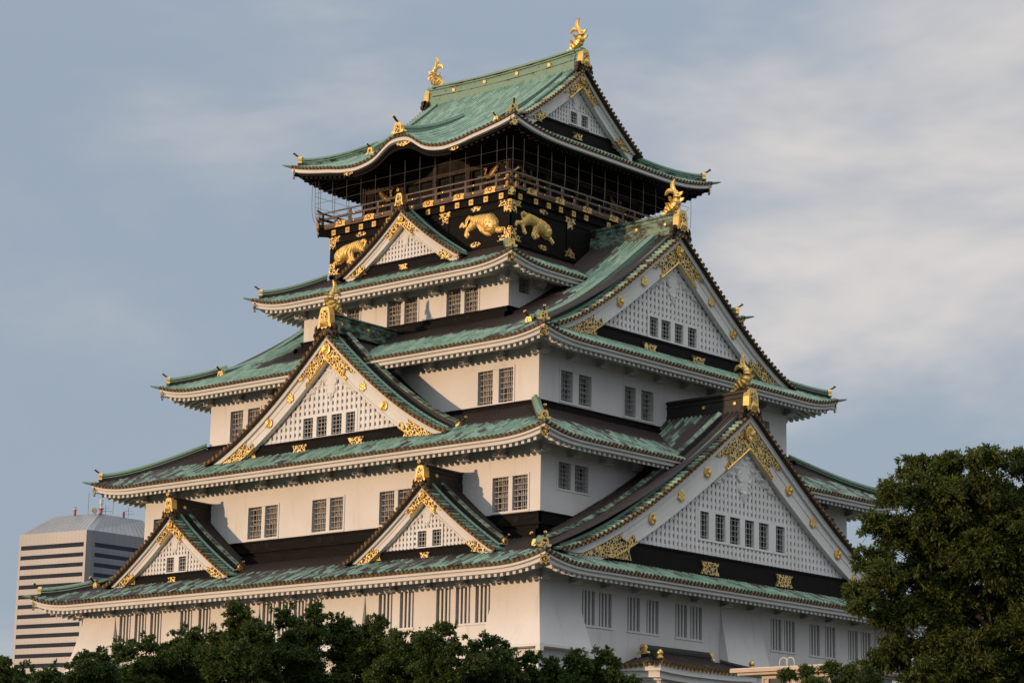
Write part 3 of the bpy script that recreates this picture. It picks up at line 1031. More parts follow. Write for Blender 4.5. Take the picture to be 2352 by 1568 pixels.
def gable(theta, X, uc, pts, w, zf, wb0, wb1, k, band, wins, winz, bands_u, marks, ridge, fish, desc, pitch, chidori=None, k_or=1.0, label=None, detail=True, roof_i=None):
    xf = rot(theta, uc, X)
    cf = np.polyfit([p[0] for p in pts], [p[1] for p in pts], 3)
    zb = lambda u: np.polyval(cf, np.abs(u))
    z_ap = float(zb(0))
    wbf = lambda u: wb0+(wb1-wb0)*np.clip(np.abs(u)/w, 0, 1)
    zi = lambda u: zb(u)-wbf(u)
    bz0, bz1, bn = band
    # inner half-width at the top of the black band
    uu = np.linspace(0, w, 400)
    ul = float(uu[np.argmin(np.abs(zi(uu)-bz1))])
    halfw = lambda z: float(np.interp(-z, -zi(uu), uu))
    nl = bn-.06
    # ---- lattice wall
    g = MB()
    uarr = np.linspace(-ul, ul, 61)
    back = [(-ul, bz1)]+[(u, float(zi(u))) for u in uarr]+[(ul, bz1)]
    g.prism([(-ul-.5, bz1-.05), (ul+.5, bz1-.05)]+[(u, float(zi(u)+.5*wbf(u))) for u in np.linspace(ul+.3, -ul-.3, 60)], nl-.30, nl-.17, xf)
    wr = None
    if wins:
        wr = (wins[0][0], wins[-1][1], winz[0], winz[1])
    cp, cw = (.335, .20) if k > .8 else (.235, .135)
    nc = int(ul*2/cp)+1
    for j in range(nc+1):
        u = (j-nc/2)*cp
        ztop = float(zi(min(abs(u)+cw/2, w)))+.10
        if ztop < bz1+.05:
            continue
        segs = [(bz1-.02, ztop)]
        if wr and wr[0]-.14 < u < wr[1]+.14:
            segs = [(bz1-.02, wr[2]-.12), (wr[3]+.12, ztop)]
        for a, b in segs:
            if b > a+.03:
                g.box(u-cw/2, u+cw/2, -nl, -(nl-.16), a, b, xf)
    rp, rw = (.35, .165) if k > .8 else (.25, .12)
    z = bz1+.12
    while z < z_ap-wb0-.1:
        hw = halfw(z+rw/2)+.12
        segs = [(-hw, hw)]
        if wr and wr[2]-.12 < z < wr[3]+.12:
            segs = [(-hw, wr[0]-.12), (wr[1]+.12, hw)]
        for a, b in segs:
            if b > a:
                g.box(a, b, -(nl-.022), -(nl-.15), z-rw/2, z+rw/2, xf)
        z += rp
    if wr:
        zz0, zz1 = wr[2], wr[3]
        nf = nl+.03
        e = .16 if k > .8 else .11
        g.box(wr[0]-e, wr[1]+e, -nf, -(nl-.17), zz1, zz1+e, xf)
        g.box(wr[0]-e, wr[1]+e, -nf, -(nl-.17), zz0-e*.7, zz0, xf)
        edges = [wr[0]-e]+[v for ww in wins for v in ww]+[wr[1]+e]
        for a, b in zip(edges[0::2], edges[1::2]):
            g.box(a, b, -nf, -(nl-.17), zz0, zz1, xf)
    gb = g.build('gable', 'lattice', castle)
    if label:
        gb['label'] = label
    if wins and detail:
        for a, b in wins:
            m = MB()
            m.add(xf(np.array([(a, -(nl-.165), winz[0]), (b, -(nl-.165), winz[0]), (b, -(nl-.165), winz[1]), (a, -(nl-.165), winz[1])])), [(0, 1, 2, 3)], 1)
            nv = 2
            nh = 5 if k > .8 else 4
            for q in range(nv):
                u = a+(q+1)*(b-a)/(nv+1)
                m.box(u-.017, u+.017, -(nl-.07), -(nl-.11), winz[0], winz[1], xf)
            for q in range(nh):
                zq = winz[0]+(q+.5)*(winz[1]-winz[0])/nh
                m.box(a, b, -(nl-.05), -(nl-.08), zq-.014, zq+.014, xf)
            m.build('window', ['win_bar', 'slit_dark'], gb)
    # ---- black band and its lips
    bd = MB()
    bw = w-.15
    lo = [(-bw, bz0), (bw, bz0)]
    ub = np.linspace(bw, -bw, 41)
    bd.prism(lo+[(float(u), float(min(bz1, zb(u)-.12))) for u in ub], bn-.4, bn, xf)
    bd.box(-ul-.3, ul+.3, -bn-.06, -bn+.02, bz1-.09, bz1, xf)
    bd.box(-ul-1.0, ul+1.0, -bn-.05, -bn+.02, bz0+.02, bz0+.16, xf)
    bd.build('base_band', 'black_wood', gb)
    # ---- bargeboards: moulding in front, stepped board, inner lip
    bb = MB()
    us = np.linspace(0, w, 40)
    mh = .17*wb0+.05
    for s in (1, -1):
        def layer(top, bot, n0, n1, ue=w):
            u1 = np.linspace(0, ue, 40)
            T = [(s*u, float(zb(u)-top(u))) for u in u1]
            Bt = [(s*u, float(max(zb(u)-bot(u), zf-.02))) for u in u1]
            rows = np.array([[(a[0], -n1, a[1]), (b[0], -n1, b[1]), (b[0], -n0, b[1]), (a[0], -n0, a[1]), (a[0], -n1, a[1])] for a, b in zip(T, Bt)])
            bb.grid(xf(rows), 0, flip=(s < 0))
            bb.add(xf(rows[-1][:4]), [(0, 1, 2, 3)])
        layer(lambda u: 0*u-.02, lambda u: 0*u+mh, -.45, 0.0)
        layer(lambda u: 0*u+mh*.9, lambda u: wbf(u)*.53, -.42, -.12, w*.985)
        layer(lambda u: wbf(u)*.54, lambda u: wbf(u)*.93, -.42, -.145, w*.97)
        layer(lambda u: wbf(u)*.90, lambda u: wbf(u), -.42, -.10, w*.96)
    bb.build('bargeboard', 'trim', gb)
    # ---- verge: board, short tile rolls with round caps
    vg = MB()
    ue = w+.55*k
    u1 = np.linspace(0, ue, 60)
    zv = lambda u: np.where(np.abs(u) <= w, zb(u), zb(w)+(np.abs(u)-w)*np.polyval(np.polyder(cf), w)*.6)
    for s in (1, -1):
        rows = np.array([[(s*u, -.24, zv(u)+.025), (s*u, -.24, zv(u)+.11), (s*u, .75, zv(u)+.14), (s*u, .75, zv(u)+.02), (s*u, -.24, zv(u)+.025)] for u in u1])
        vg.grid(xf(rows), 2, flip=(s < 0))
    ln = np.concatenate([[0], np.cumsum(np.hypot(np.diff(u1), np.diff(zv(u1))))])
    vpitch = pitch
    rr = .098 if k > .8 else .086
    ds = np.arange(vpitch*.55, ln[-1], vpitch)
    verge_pat = 1.05
    for s in (1, -1):
        for q, dd in enumerate(ds):
            u = float(np.interp(dd, ln, u1))
            z = float(zv(u))+.155
            r3 = random.random()
            vg.tube(xf(np.array([(s*u, -.22, z), (s*u, .06, z+.012), (s*u, .34, z+.02)])), [rr, rr*.98, rr*.95], 7, 0, True, (7000+q*3+int(r3*900), 60.0), .64 if chidori is None and roof_i != 5 else .72)
            vg.disc(xf(np.array((s*u, -.215, z))), xf.out, rr*1.10, .06, 1, 9, 2, .6)
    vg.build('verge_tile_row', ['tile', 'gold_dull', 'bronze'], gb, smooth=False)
    # ---- own roof slopes (dormer gables) ; the big ones share the slope of their storey's roof
    if chidori:
        back, pmid, kind = chidori
        rf = MB()
        for s in (1, -1):
            ut = w+.75
            zr = lambda u: np.where(np.abs(u) <= w, zb(u), zb(w)+(np.abs(u)-w)*np.polyval(np.polyder(cf), w))+.10
            Pf = lambda n, d, s=s: np.stack([s*(ut-d), -n, zr(ut-d)], -1)
            pf = lambda n, d: np.full_like(n, pmid) + np.where(d > ut*.72, 0, np.where(d < .8, .5, 0))*(kind == 'big')
            tile_rows(rf, Pf, -back, -.30, .28, lambda n: np.zeros_like(n), lambda n, c: np.full_like(n, ut), pf, xf, row0=9000+int(uc*10)+int(X*100))
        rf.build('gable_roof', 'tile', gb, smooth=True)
    # ---- thin tile ridge just behind the verge and the heavier descending ridge
    nt_, nd_, dw_, dh_, u0_, ue_, mat_ = desc
    th = MB()
    for s in (1, -1):
        u2 = np.linspace(.25*k, w*1.0, 30)
        zz = zb(u2)+.27
        th.tube(xf(np.stack([s*u2, np.full(30, -nt_), zz], 1)), .088 if k > .8 else .08, 7)
    th.build('slope_ridge', 'cu_green', gb)
    if nd_ is not None:
        de = MB()
        for s in (1, -1):
            u2 = np.linspace(u0_, ue_, 36)
            base = zb(u2)+.22
            if roof_i:
                base = np.maximum(base, zb(u2)+.22)
            P = xf(np.stack([s*u2, np.full(36, -nd_), base], 1))
            pr = [(-dw_, -.25), (-dw_, dh_*.42), (-dw_*1.1, dh_*.44), (-dw_*1.1, dh_*.52), (-dw_*.9, dh_*.54), (-dw_*.9, dh_*.70), (-dw_*1.12, dh_*.72), (-dw_*1.12, dh_*.82), (-dw_*.5, dh_*.90), (0, dh_),
                  (dw_*.5, dh_*.90), (dw_*1.12, dh_*.82), (dw_*1.12, dh_*.72), (dw_*.9, dh_*.70), (dw_*.9, dh_*.54), (dw_*1.1, dh_*.52), (dw_*1.1, dh_*.44), (dw_, dh_*.42), (dw_, -.25)]
            de.sweep(P, pr, 0, [0]*6+[1]*6+[0]*7)
        de.build('descending_ridge', [mat_, 'cu_green' if mat_ != 'cu_dark' else 'cu_mixed'], gb)
        for s in (1, -1):
            e = xf(np.array((s*(ue_+.03), -nd_, float(zb(ue_))+.20)))
            dr = xf.along*s
            ornament(gb, e+dr*.04, dr, .86*k_or)
    # ---- main ridge of this gable
    if ridge:
        rz0, rz1, rback, rmat = ridge
        rg = MB()
        h = rz1-rz0
        n0 = .10
        path = xf(np.stack([np.zeros(9), np.linspace(-n0+.1, X-rback, 9), np.full(9, rz0)+.10*np.linspace(1, 0, 9)**2], 1))
        a = .30*k_or
        prof = [(-a, -.35), (-a, h*.16), (-a*.86, h*.18), (-a*.86, h*.52), (-a*1.02, h*.55), (-a*1.02, h*.62), (-a*.82, h*.64), (-a*.82, h*.76), (-a*1.12, h*.79), (-a*1.12, h*.90), (-a*.6, h*.98), (0, h*1.02),
                (a*.6, h*.98), (a*1.12, h*.90), (a*1.12, h*.79), (a*.82, h*.76), (a*.82, h*.64), (a*1.02, h*.62), (a*1.02, h*.55), (a*.86, h*.52), (a*.86, h*.18), (a, h*.16), (a, -.35)]
        rg.sweep(path, prof)
        nd = max(1, int((X-rback)/2.2))
        for q in range(nd):
            y = .75+q*1.9
            if y < X-rback-.5:
                for s in (1, -1):
                    rg.disc(xf(np.array((s*a*.86, y, rz0+h*.38))), xf.along*s, .10, .05, 1, 10, 1, .6, .03)
        rg.build('ridge', [rmat, 'gold'], gb)
    # ridge-end tombstone plate with dark scroll feet
    oz = (ridge[0] if ridge else z_ap+.3)
    kk = k_or
    og = MB()
    poly = [(-.46, -.12), (-.50, .02), (-.40, .14), (-.37, .60), (-.30, .86), (-.20, .98), (.20, .98), (.30, .86), (.37, .60), (.40, .14), (.50, .02), (.46, -.12), (.28, -.02), (.14, -.16), (0, -.08), (-.14, -.16), (-.28, -.02)]
    og.prism([(u*kk, oz+z*kk) for u, z in poly], -.16, .20, xf, 0)
    inn = [(-.24, .30), (-.23, .66), (-.14, .80), (.14, .80), (.23, .66), (.24, .30)]
    og.prism([(u*kk, oz+z*kk) for u, z in inn], .20, .215, xf, 1, 0)
    for q in range(-2, 3):
        og.tube(xf(np.array([(q*.03*kk, -.22, oz+.34*kk), (q*.09*kk, -.25, oz+.16*kk), (q*.13*kk, -.22, oz-.06*kk)])), [.04*kk, .06*kk, .03*kk], 6, 0)
    for s in (1, -1):
        for (du, dz, r) in ((.52, -.12, .24), (.66, -.42, .17)):
            c = xf(np.array((s*du*kk, .06, oz+dz*kk)))
            og.disc(c, xf.out, r*kk, .20, 2, 14, 2, .75)
            sp = [xf(np.array((s*(du+r*.8*(1-t*.8)*math.cos(2+9*t))*kk, -.15, oz+(dz+r*.8*(1-t*.8)*math.sin(2+9*t))*kk))) for t in np.linspace(0, 1, 16)]
            og.tube(sp, .022*kk, 5, 2)
        og.prism([(0, oz-.05*kk), (s*.5*kk, oz-.0*kk), (s*.78*kk, oz-.62*kk), (s*.58*kk, oz-.60*kk), (s*.30*kk, oz-.34*kk), (0, oz-.28*kk)], -.2, .12, xf, 2)
    if not fish:
        og.tube(xf(np.array([(0, .05, oz+.95*kk), (0, -.10, oz+1.08*kk), (0, -.22, oz+1.24*kk)])), .07*kk, 8, 2)
        og.disc(xf(np.array((0, -.24, oz+1.25*kk))), xf.out, .15*kk, .05, 0, 12, 1, .6)
    og.build('ridge_end_plate', ['gold', 'filigree', 'bronze'], gb)
    if fish:
        fish_finial(xf, ridge[1]-.02, fish*1.04)
    if not detail:
        return gb
    # ---- gold apex plate (two-legged), rosette, foot plates, band plates
    gp = MB()
    kw = wb0/1.66
    m = mh+.015
    L, leg = 2.65*kw, 1.85*kw
    us = np.linspace(0, L, 14)
    r = [(float(u), float(zb(u)-m)) for u in us]
    ull = np.linspace(leg, 0, 10)
    inner_v = [(float(u), float(zi(u)-.02)) for u in ull]
    wing = [(L, float(zb(L)-m-.10*kw)), (L*.86, float(zb(L*.86)-m-.38*kw)), (L*.78, float(zb(L*.78)-m-.26*kw)), (L*.72, float(zb(L*.72)-m-.50*kw)), (L*.66, float(zb(L*.66)-m-.42*kw)), (leg*.88, float(zi(leg)+.42*kw)), (leg*1.05, float(zi(leg)+.16*kw))]
    for s in (1, -1):
        pl = [(s*u, z) for u, z in r+wing+inner_v]
        gp.prism(pl, -.16, -.035, xf, 0, 1)
        gp.tube(xf(np.array([(s*u, .03, z+.03) for u, z in inner_v])), .045*max(kw, .6), 5, 1)
    gp.build('gold_apex_plate', ['filigree', 'gold'], gb)
    ro = MB()
    def flower(u, z, rad, n):
        ro.disc(xf(np.array((u, -n, z))), xf.out, rad, .07, 0, 20, None, .82, .02)
        for q in range(12):
            a = q*math.pi/6
            ro.tube(xf(np.array([(u+.30*rad*math.cos(a), -n-.085, z+.30*rad*math.sin(a)), (u+.80*rad*math.cos(a), -n-.085, z+.80*rad*math.sin(a))])), [rad*.08, rad*.16], 5)
        ro.disc(xf(np.array((u, -n-.08, z))), xf.out, rad*.26, .05, 0, 10, None, .6, .03)
    flower(0, z_ap-mh-.62*kw, .40*kw, -.03)
    ro.build('rosette', 'gold', gb)
    for (mu, kind) in marks:
        for s in (1, -1):
            ro = MB()
            zc = float(zb(mu)-mh-(wbf(mu)-mh)*.42)
            if kind == 'r':
                flower(s*mu, zc, .27*k, -.12)
            else:
                for (du, dz, rr2) in ((0, .20, .10), (.13, .08, .10), (-.13, .08, .10), (.15, -.10, .11), (-.15, -.10, .11), (0, -.18, .10), (0, 0, .12)):
                    ro.disc(xf(np.array((s*mu+du*k, .12, zc+dz*k))), xf.out, rr2*k, .06, 0, 8, None, .6, .02)
            ro.build('rosette', 'gold', gb)
    # carved pendant under the apex
    ca = MB()
    cz = z_ap-wb0-.50*kw
    q = kw
    prim = [(0, cz-.1*q, .50*q, 0, cz-.9*q, .48*q, .16), (0, cz-.9*q, .46*q, 0, cz-1.7*q, .26*q, .16), (0, cz-1.7*q, .15*q, 0, cz-2.1*q, .07*q, .9),
            (0, cz+.05*q, .15*q, 0, cz+.05*q, .15*q, 1.5)]
    for a in range(8):
        an = a*math.pi/4+.2
        prim.append((.17*q*math.cos(an), cz+.05*q+.17*q*math.sin(an), .08*q, .36*q*math.cos(an), cz+.05*q+.36*q*math.sin(an), .115*q, 1.1))
    for s in (1, -1):
        for (du, r0, dr_) in ((.66, .31, 1), (1.20, .28, 1), (1.70, .24, -1), (2.15, .19, 1)):
            zc2 = float(zi(du*q))-.20*q-r0*q*.55
            prim.append((s*du*q, zc2, r0*q*1.05, s*du*q, zc2, r0*q*1.05, .18))
            prim += [p_+(1.5,) for p_ in spiral(s*du*q, zc2, r0*q, 1.35, .070*q, 1.2 if s > 0 else math.pi-1.2, dr_*s)]
            prim.append((s*(du-.30)*q, zc2+.20*q, .10*q, s*(du+.32)*q, zc2-.16*q, .07*q, 1.2))
        prim += [p_+(1.5,) for p_ in spiral(s*.30*q, cz-.92*q, .27*q, 1.35, .07*q, math.pi/2, -s)]
        prim += [p_+(1.5,) for p_ in spiral(s*.25*q, cz-1.50*q, .21*q, 1.35, .06*q, math.pi/2, -s)]
    relief(ca, prim, xf, nl+.01, 1.2, .030*max(q, .6))
    ca.build('carved_pendant', 'trim', gb, smooth=True)
    # triangular gold plates at the feet, then plates along the band
    for s in (1, -1):
        fp = MB()
        uA, uB, uC = w*.94, w*.715, w*.635
        top = [(float(u), float(zb(u)-mh-.03)) for u in np.linspace(uA, uB, 10)]
        mid = [(uB*1.0, float(zb(uB)-mh-.35*kw)), (uB*1.035, float(zb(uB)-wbf(uB)*.62)), (uB*.985, float(zb(uB)-wbf(uB)*.50)), (uB*.96, float(zb(uB)-wbf(uB)*.62)), (uC*1.03, float(zi(uC)+.34*kw)), (uC, float(zi(uC)+.02))]
        bot = [(float(u), float(max(zi(u)-.01, zf+.02))) for u in np.linspace(uC, w*.78, 6)]+[(w*.78, zf+.02)]
        pl = [(s*u, z) for u, z in top+mid+bot]
        fp.prism(pl, -.16, -.05, xf, 0, 1)
        fp.tube(xf(np.array([(s*u, .04, z) for u, z in bot[:-1]])), .035*max(kw, .6), 5, 1)
        bx = w*.645
        hh = (bz1-bz0)
        z0p, z1p = bz0+.10*hh+.02, bz0+.62*hh
        zt_ = float(min(bz1-.06, zi(uC)))
        zb_ = zf+.06
        fp.prism([(s*w*.775, zb_), (s*bx, zb_+.03), (s*(bx+.16*kw), (zb_+zt_)/2), (s*bx, zt_), (s*(bx+.15*kw), zt_)], bn-.02, bn+.075, xf, 0, 1)
        fp.build('gold_foot_plate', ['filigree', 'gold'], gb)
    for u in bands_u:
        bp = MB()
        hw = .72*kw
        zm0 = bz1-(.46*(bz1-bz0) if k > .8 else .40*(bz1-bz0))
        za, zc_ = zm0-.30*kw, zm0+.30*kw
        zm = (za+zc_)/2
        pl = [(u-hw, za), (u+hw, za), (u+hw*.72, zm), (u+hw, zc_), (u-hw, zc_), (u-hw*.72, zm)]
        bp.prism(pl, bn-.02, bn+.085, xf, 0, 1)
        bp.build('gold_band_plate', ['filigree', 'gold'], gb)
    return gb

G1R = [(0, 24.17), (2.44, 22.36), (2.92, 21.96), (4.69, 20.83), (4.95, 20.68), (7.3, 19.1), (10.15, 17.45), (12.2, 16.52), (14.07, 15.86)]
G3R = [(0, 33.97), (1.58, 32.74), (2.26, 32.22), (4.1, 30.85), (6.78, 29.01), (8.2, 28.2), (9.62, 27.59)]
G5R = [(0, 44.40), (.92, 43.55), (1.48, 43.1), (2.42, 42.3), (2.88, 42.0), (3.7, 41.35), (4.6, 40.74)]
G2L = [(0, 28.09), (1.24, 27.04), (1.9, 26.35), (3.0, 25.5), (4.02, 24.68), (5.23, 23.85), (5.86, 23.47), (8.1, 22.27)]
G4L = [(0, 35.72), (.86, 34.95), (1.75, 34.25), (2.2, 33.92), (2.99, 33.38), (4.17, 32.66)]
G1L = [(0, 19.34), (.77, 18.66), (1.05, 18.46), (1.77, 17.84), (2.2, 17.52), (3.02, 16.95), (3.3, 16.76), (4.45, 16.0)]

def even(n, c, w, gap):
    tot = n*w+(n-1)*gap
    return [(c-tot/2+i*(w+gap), c-tot/2+i*(w+gap)+w) for i in range(n)]

W6 = [(-3.62, -2.92), (-2.40, -1.58), (-1.20, -.36), (.05, .82), (1.24, 2.07), (2.69, 3.46)]
for th, dt in ((90, True), (270, False)):
    gable(th, 16.77, 0, G1R, 14.07, 15.86, 1.70, 1.12, 1.0, (15.45, 16.85, -.36), W6, (17.63, 18.95), (-2.95, 3.25), ((3.45, 'r'), (5.54, 'l'), (7.77, 'r')),
          (24.42, 25.38, 11.6, 'cu_dark'), 1.0, (-.50, -1.30, .19, .62, .9, 14.6, 'cu_dark'), .335, None, 1.05,
          'largest gable with six windows above the lowest roof' if dt else None, dt, 1)
for th, dt in ((90, True), (270, False)):
    gable(th, 12.34, 0, G3R, 9.62, 27.57, 1.33, 1.02, .95, (27.1, 28.38, -.40), [(-1.95, -1.24), (-.98, -.20), (.15, .87), (1.27, 2.02)], (28.50, 29.52), (-2.05, 2.05), ((2.85, 'l'), (4.78, 'r')),
          (34.42, 35.28, 6.4, 'cu_mixed'), 1.0, (-.50, -1.28, .19, .62, .7, 10.25, 'cu_green'), .325, None, 1.0,
          'gable with four windows on the middle storey' if dt else None, dt, 3)
for th, dt in ((90, True), (270, True)):
    gable(th, 5.71, 0, G5R, 4.62, 40.74, .92, .74, .7, (40.0, 41.22, -.40), [(-.52, .06), (.40, .98)], (41.42, 42.08), (0.,), (),
          (44.75, 45.62, -5.3 if th == 90 else 5.3, 'cu_green') if th == 90 else (44.75, 45.62, 5.0, 'cu_green'), .98, (-.42, -1.08, .17, .50, .7, 5.75, 'cu_green'), .27, None, .82,
          'top gable with two small windows' if th == 90 else None, dt, 5)
gable(0, 13.22, 0, G2L, 8.1, 22.27, 1.27, .95, .9, (21.9, 22.98, -.38), [(-1.90, -1.20), (-.93, -.20), (.13, .86), (1.16, 1.80)], (23.03, 24.06), (-2.0, 2.0), ((2.6, 'l'), (4.1, 'r')),
      (28.55, 29.22, 7.9, 'cu_mixed'), .95, (-.48, -1.10, .18, .58, .5, 8.25, 'cu_dark'), .32, (5.3, -.1, 'big'), 1.0, 'front gable with four windows on the second storey')
gable(0, 8.1, 0.04, G4L, 4.17, 32.64, .76, .60, .62, (32.1, 33.14, -.34), [], None, (0.,), (),
      None, None, (-.62, None, .1, .3, .4, 4.1, 'cu_green'), .265, (1.35, -.2, 'small'), .62, 'small windowless gable in front of the black storey')
for c, lab in ((8.9, 'right one of the two small gables on the lowest roof'), (-8.9, 'left one of the two small gables on the lowest roof')):
    gable(0, 15.3, c, G1L, 4.45, 15.98, .72, .62, .62, (15.6, 16.46, -.34), [(-.58, -.02), (.36, .92)], (16.53, 17.28), (0.,), (),
          (19.62, 20.32, 12.6, 'cu_dark'), None, (-.52, -1.02, .15, .40, .4, 4.25, 'cu_dark'), .275, (2.6, -.25, 'small'), .68, lab)

# ------------------------------------------------------------------ black top storey with gilded tigers
a5, b5 = WALL[5]
tw = MB()
for theta in (0, 90, 180, 270):
    S, T = (a5, b5) if theta in (0, 180) else (b5, a5)
    xf = rot(theta)
    wall_side(tw, xf, S, T, 31.9, 35.62, [])
    tw.box(-S-.06, S+.06, -T-.06, -T+.01, 35.18, 35.58, xf)
    tw.box(-S-.06, S+.06, -T-.06, -T+.01, 33.22, 33.62, xf)
    tw.box(-S-.10, S+.10, -T-.10, -T+.01, 31.9, 33.0, xf)
    for u in (-S, S):
        tw.box(u-.28 if u > 0 else u-.05, u+.05 if u > 0 else u+.28, -T-.05, -T+.01, 33.62, 35.18, xf)
    for u in (-2.02, 2.02):
        tw.box(u-.22, u+.22, -T-.05, -T+.01, 33.62, 35.18, xf)
    tw.box(-1.8, 1.8, -T-.02, -T+.01, 33.62, 35.18, xf)
    # floor beam with its projecting joists, and the deck
    tw.box(-S-.20, S+.20, -T-.20, -T+.01, 35.58, 36.02, xf)
wall5 = tw.build('wall', 'black_wood', castle)
wall5['label'] = 'black timber wall with gilded tiger reliefs'

def plate(xf, T, poly, n0=0.0, n1=.05, name='gold_plate'):
    mb = MB()
    x2 = lambda v: xf(np.stack([v[:, 0], v[:, 1]-T, v[:, 2]], -1))
    mb.prism(poly, n0, n1, x2, 0, 1)
    c = np.array(poly).mean(0)
    return mb.build(name, ['filigree', 'gold'], wall5)

def stud(xf, T, u, z, h=.145, n0=.19, n1=.29, parent=None):
    mb = MB()
    mb.box(u-h, u+h, -T-n1, -T-n0, z-h, z+h, xf, 0)
    mb.box(u-h*.78, u+h*.78, -T-n1-.004, -T-n1+.01, z-h*.78, z+h*.78, xf, 1)
    mb.box(u-h*.62, u+h*.62, -T-n1-.008, -T-n1+.01, z-h*.62, z+h*.62, xf, 0)
    mb.disc(xf(np.array((u, -T-n1-.008, z))), xf.out, h*.42, .02, 1, 8)
    return mb.build('gold_stud', ['gold', 'gold_dull'], parent or wall5)

# tiger bodies as capsules in (along, up); B walks to the right with its face to the viewer, A crouches with its head low
TIG_B = [(-.53, 1.34, .10, -.78, 1.45, .075), (-.78, 1.45, .075, -.93, 1.33, .07), (-.93, 1.33, .07, -.86, 1.12, .06), (-.86, 1.12, .06, -.73, 1.02, .05),
         (-.38, 1.20, .26, .05, 1.16, .25), (.05, 1.16, .25, .50, 1.02, .30), (-.50, 1.10, .24, -.72, .95, .17), (-.72, .95, .16, -.86, .72, .10), (-.86, .72, .10, -.72, .50, .10), (-.74, .46, .11, -.64, .40, .09),
         (-.70, .95, .13, -1.05, .85, .09), (-1.05, .85, .09, -1.31, .83, .085), (-1.31, .83, .085, -1.37, .68, .075),
         (.45, .98, .36, .70, .92, .36), (.25, .86, .26, .10, .60, .15), (.10, .60, .14, -.02, .42, .11), (-.02, .40, .11, .12, .29, .10), (.22, .46, .11, .34, .42, .11),
         (.93, .86, .34, .96, .80, .36), (.98, .66, .24, 1.0, .56, .17), (1.02, .60, .15, 1.36, .47, .11), (1.36, .47, .11, 1.53, .34, .11)]
TIG_A = [(-.30, 1.32, .10, -.58, 1.44, .075), (-.58, 1.44, .075, -.73, 1.30, .065), (-.73, 1.30, .065, -.76, 1.05, .06), (-.76, 1.05, .06, -.90, .98, .055), (-.90, .98, .055, -1.03, 1.18, .055), (-1.03, 1.18, .055, -1.18, 1.02, .045),
         (-.08, 1.18, .26, .30, 1.14, .28), (.30, 1.14, .28, .85, .98, .40), (-.10, 1.08, .24, -.40, .92, .17), (-.40, .92, .16, -.64, .80, .11), (-.64, .80, .11, -.72, .62, .10), (-.72, .56, .12, -.66, .50, .11),
         (.20, 1.02, .22, .42, .68, .18), (.42, .68, .18, .60, .52, .13), (.98, .80, .42, 1.05, .76, .40), (1.0, .62, .26, .92, .52, .2), (.66, .46, .13, .92, .38, .14), (1.28, .55, .14, 1.50, .45, .12), (1.50, .45, .12, 1.68, .43, .13)]
def stripes(hu, hz, seed):
    def f(U, Z, H):
        w = np.sin((U*36+5.5*np.sin(Z*4.0+seed)+2.5*np.sin(U*3+seed)+3*Z))
        g = np.clip(w-.1, 0, 1)*.052
        r = np.hypot(U-hu, Z-hz)
        face = r < .40
        ring = np.clip(np.sin(r*34)-.2, 0, 1)*.08
        feat = 0*U
        for (x, z, q) in ((-.12, .10, .06), (.13, .10, .06), (0, -.12, .07)):
            feat = feat+.07*np.exp(-((U-hu-x)**2+(Z-hz-z)**2)/(q*q*.6))
        feat = feat+.06*np.exp(-((Z-hz+.22)/.03)**2)*(np.abs(U-hu) < .16)
        return np.where(face, np.where(r > .27, ring, feat), g)
    return f
def tiger(theta, c, prims, hu, hz, mirror):
    S, T = (a5, b5) if theta in (0, 180) else (b5, a5)
    xf = rot(theta)
    mb = MB()
    sgn = -1 if mirror else 1
    x2 = lambda v: xf(np.stack([c+sgn*v[..., 0], v[..., 1]-T, v[..., 2]+33.6], -1))
    prims = [(q[0], q[1], q[2]*1.14, q[3], q[4], q[5]*1.14) for q in prims]
    relief(mb, prims, x2, .0, .70, .020, stripes(hu, hz, c))
    o = mb.build('tiger_relief', 'gold_relief', wall5, smooth=True)
    o['label'] = {(0, False): 'gilded crouching tiger relief with its head tucked low at right', (0, True): 'gilded tiger relief facing out, tail raised at right', (90, False): 'gilded tiger relief on the shaded side walking right'}.get((theta, mirror), 'gilded tiger relief')
tiger(0, 4.20, TIG_A, 1.02, .76, False)
tiger(0, -4.84, TIG_B, .97, .80, True)
tiger(90, -4.90, TIG_B, .97, .80, False)
tiger(90, 4.90, TIG_B, .97, .80, True)

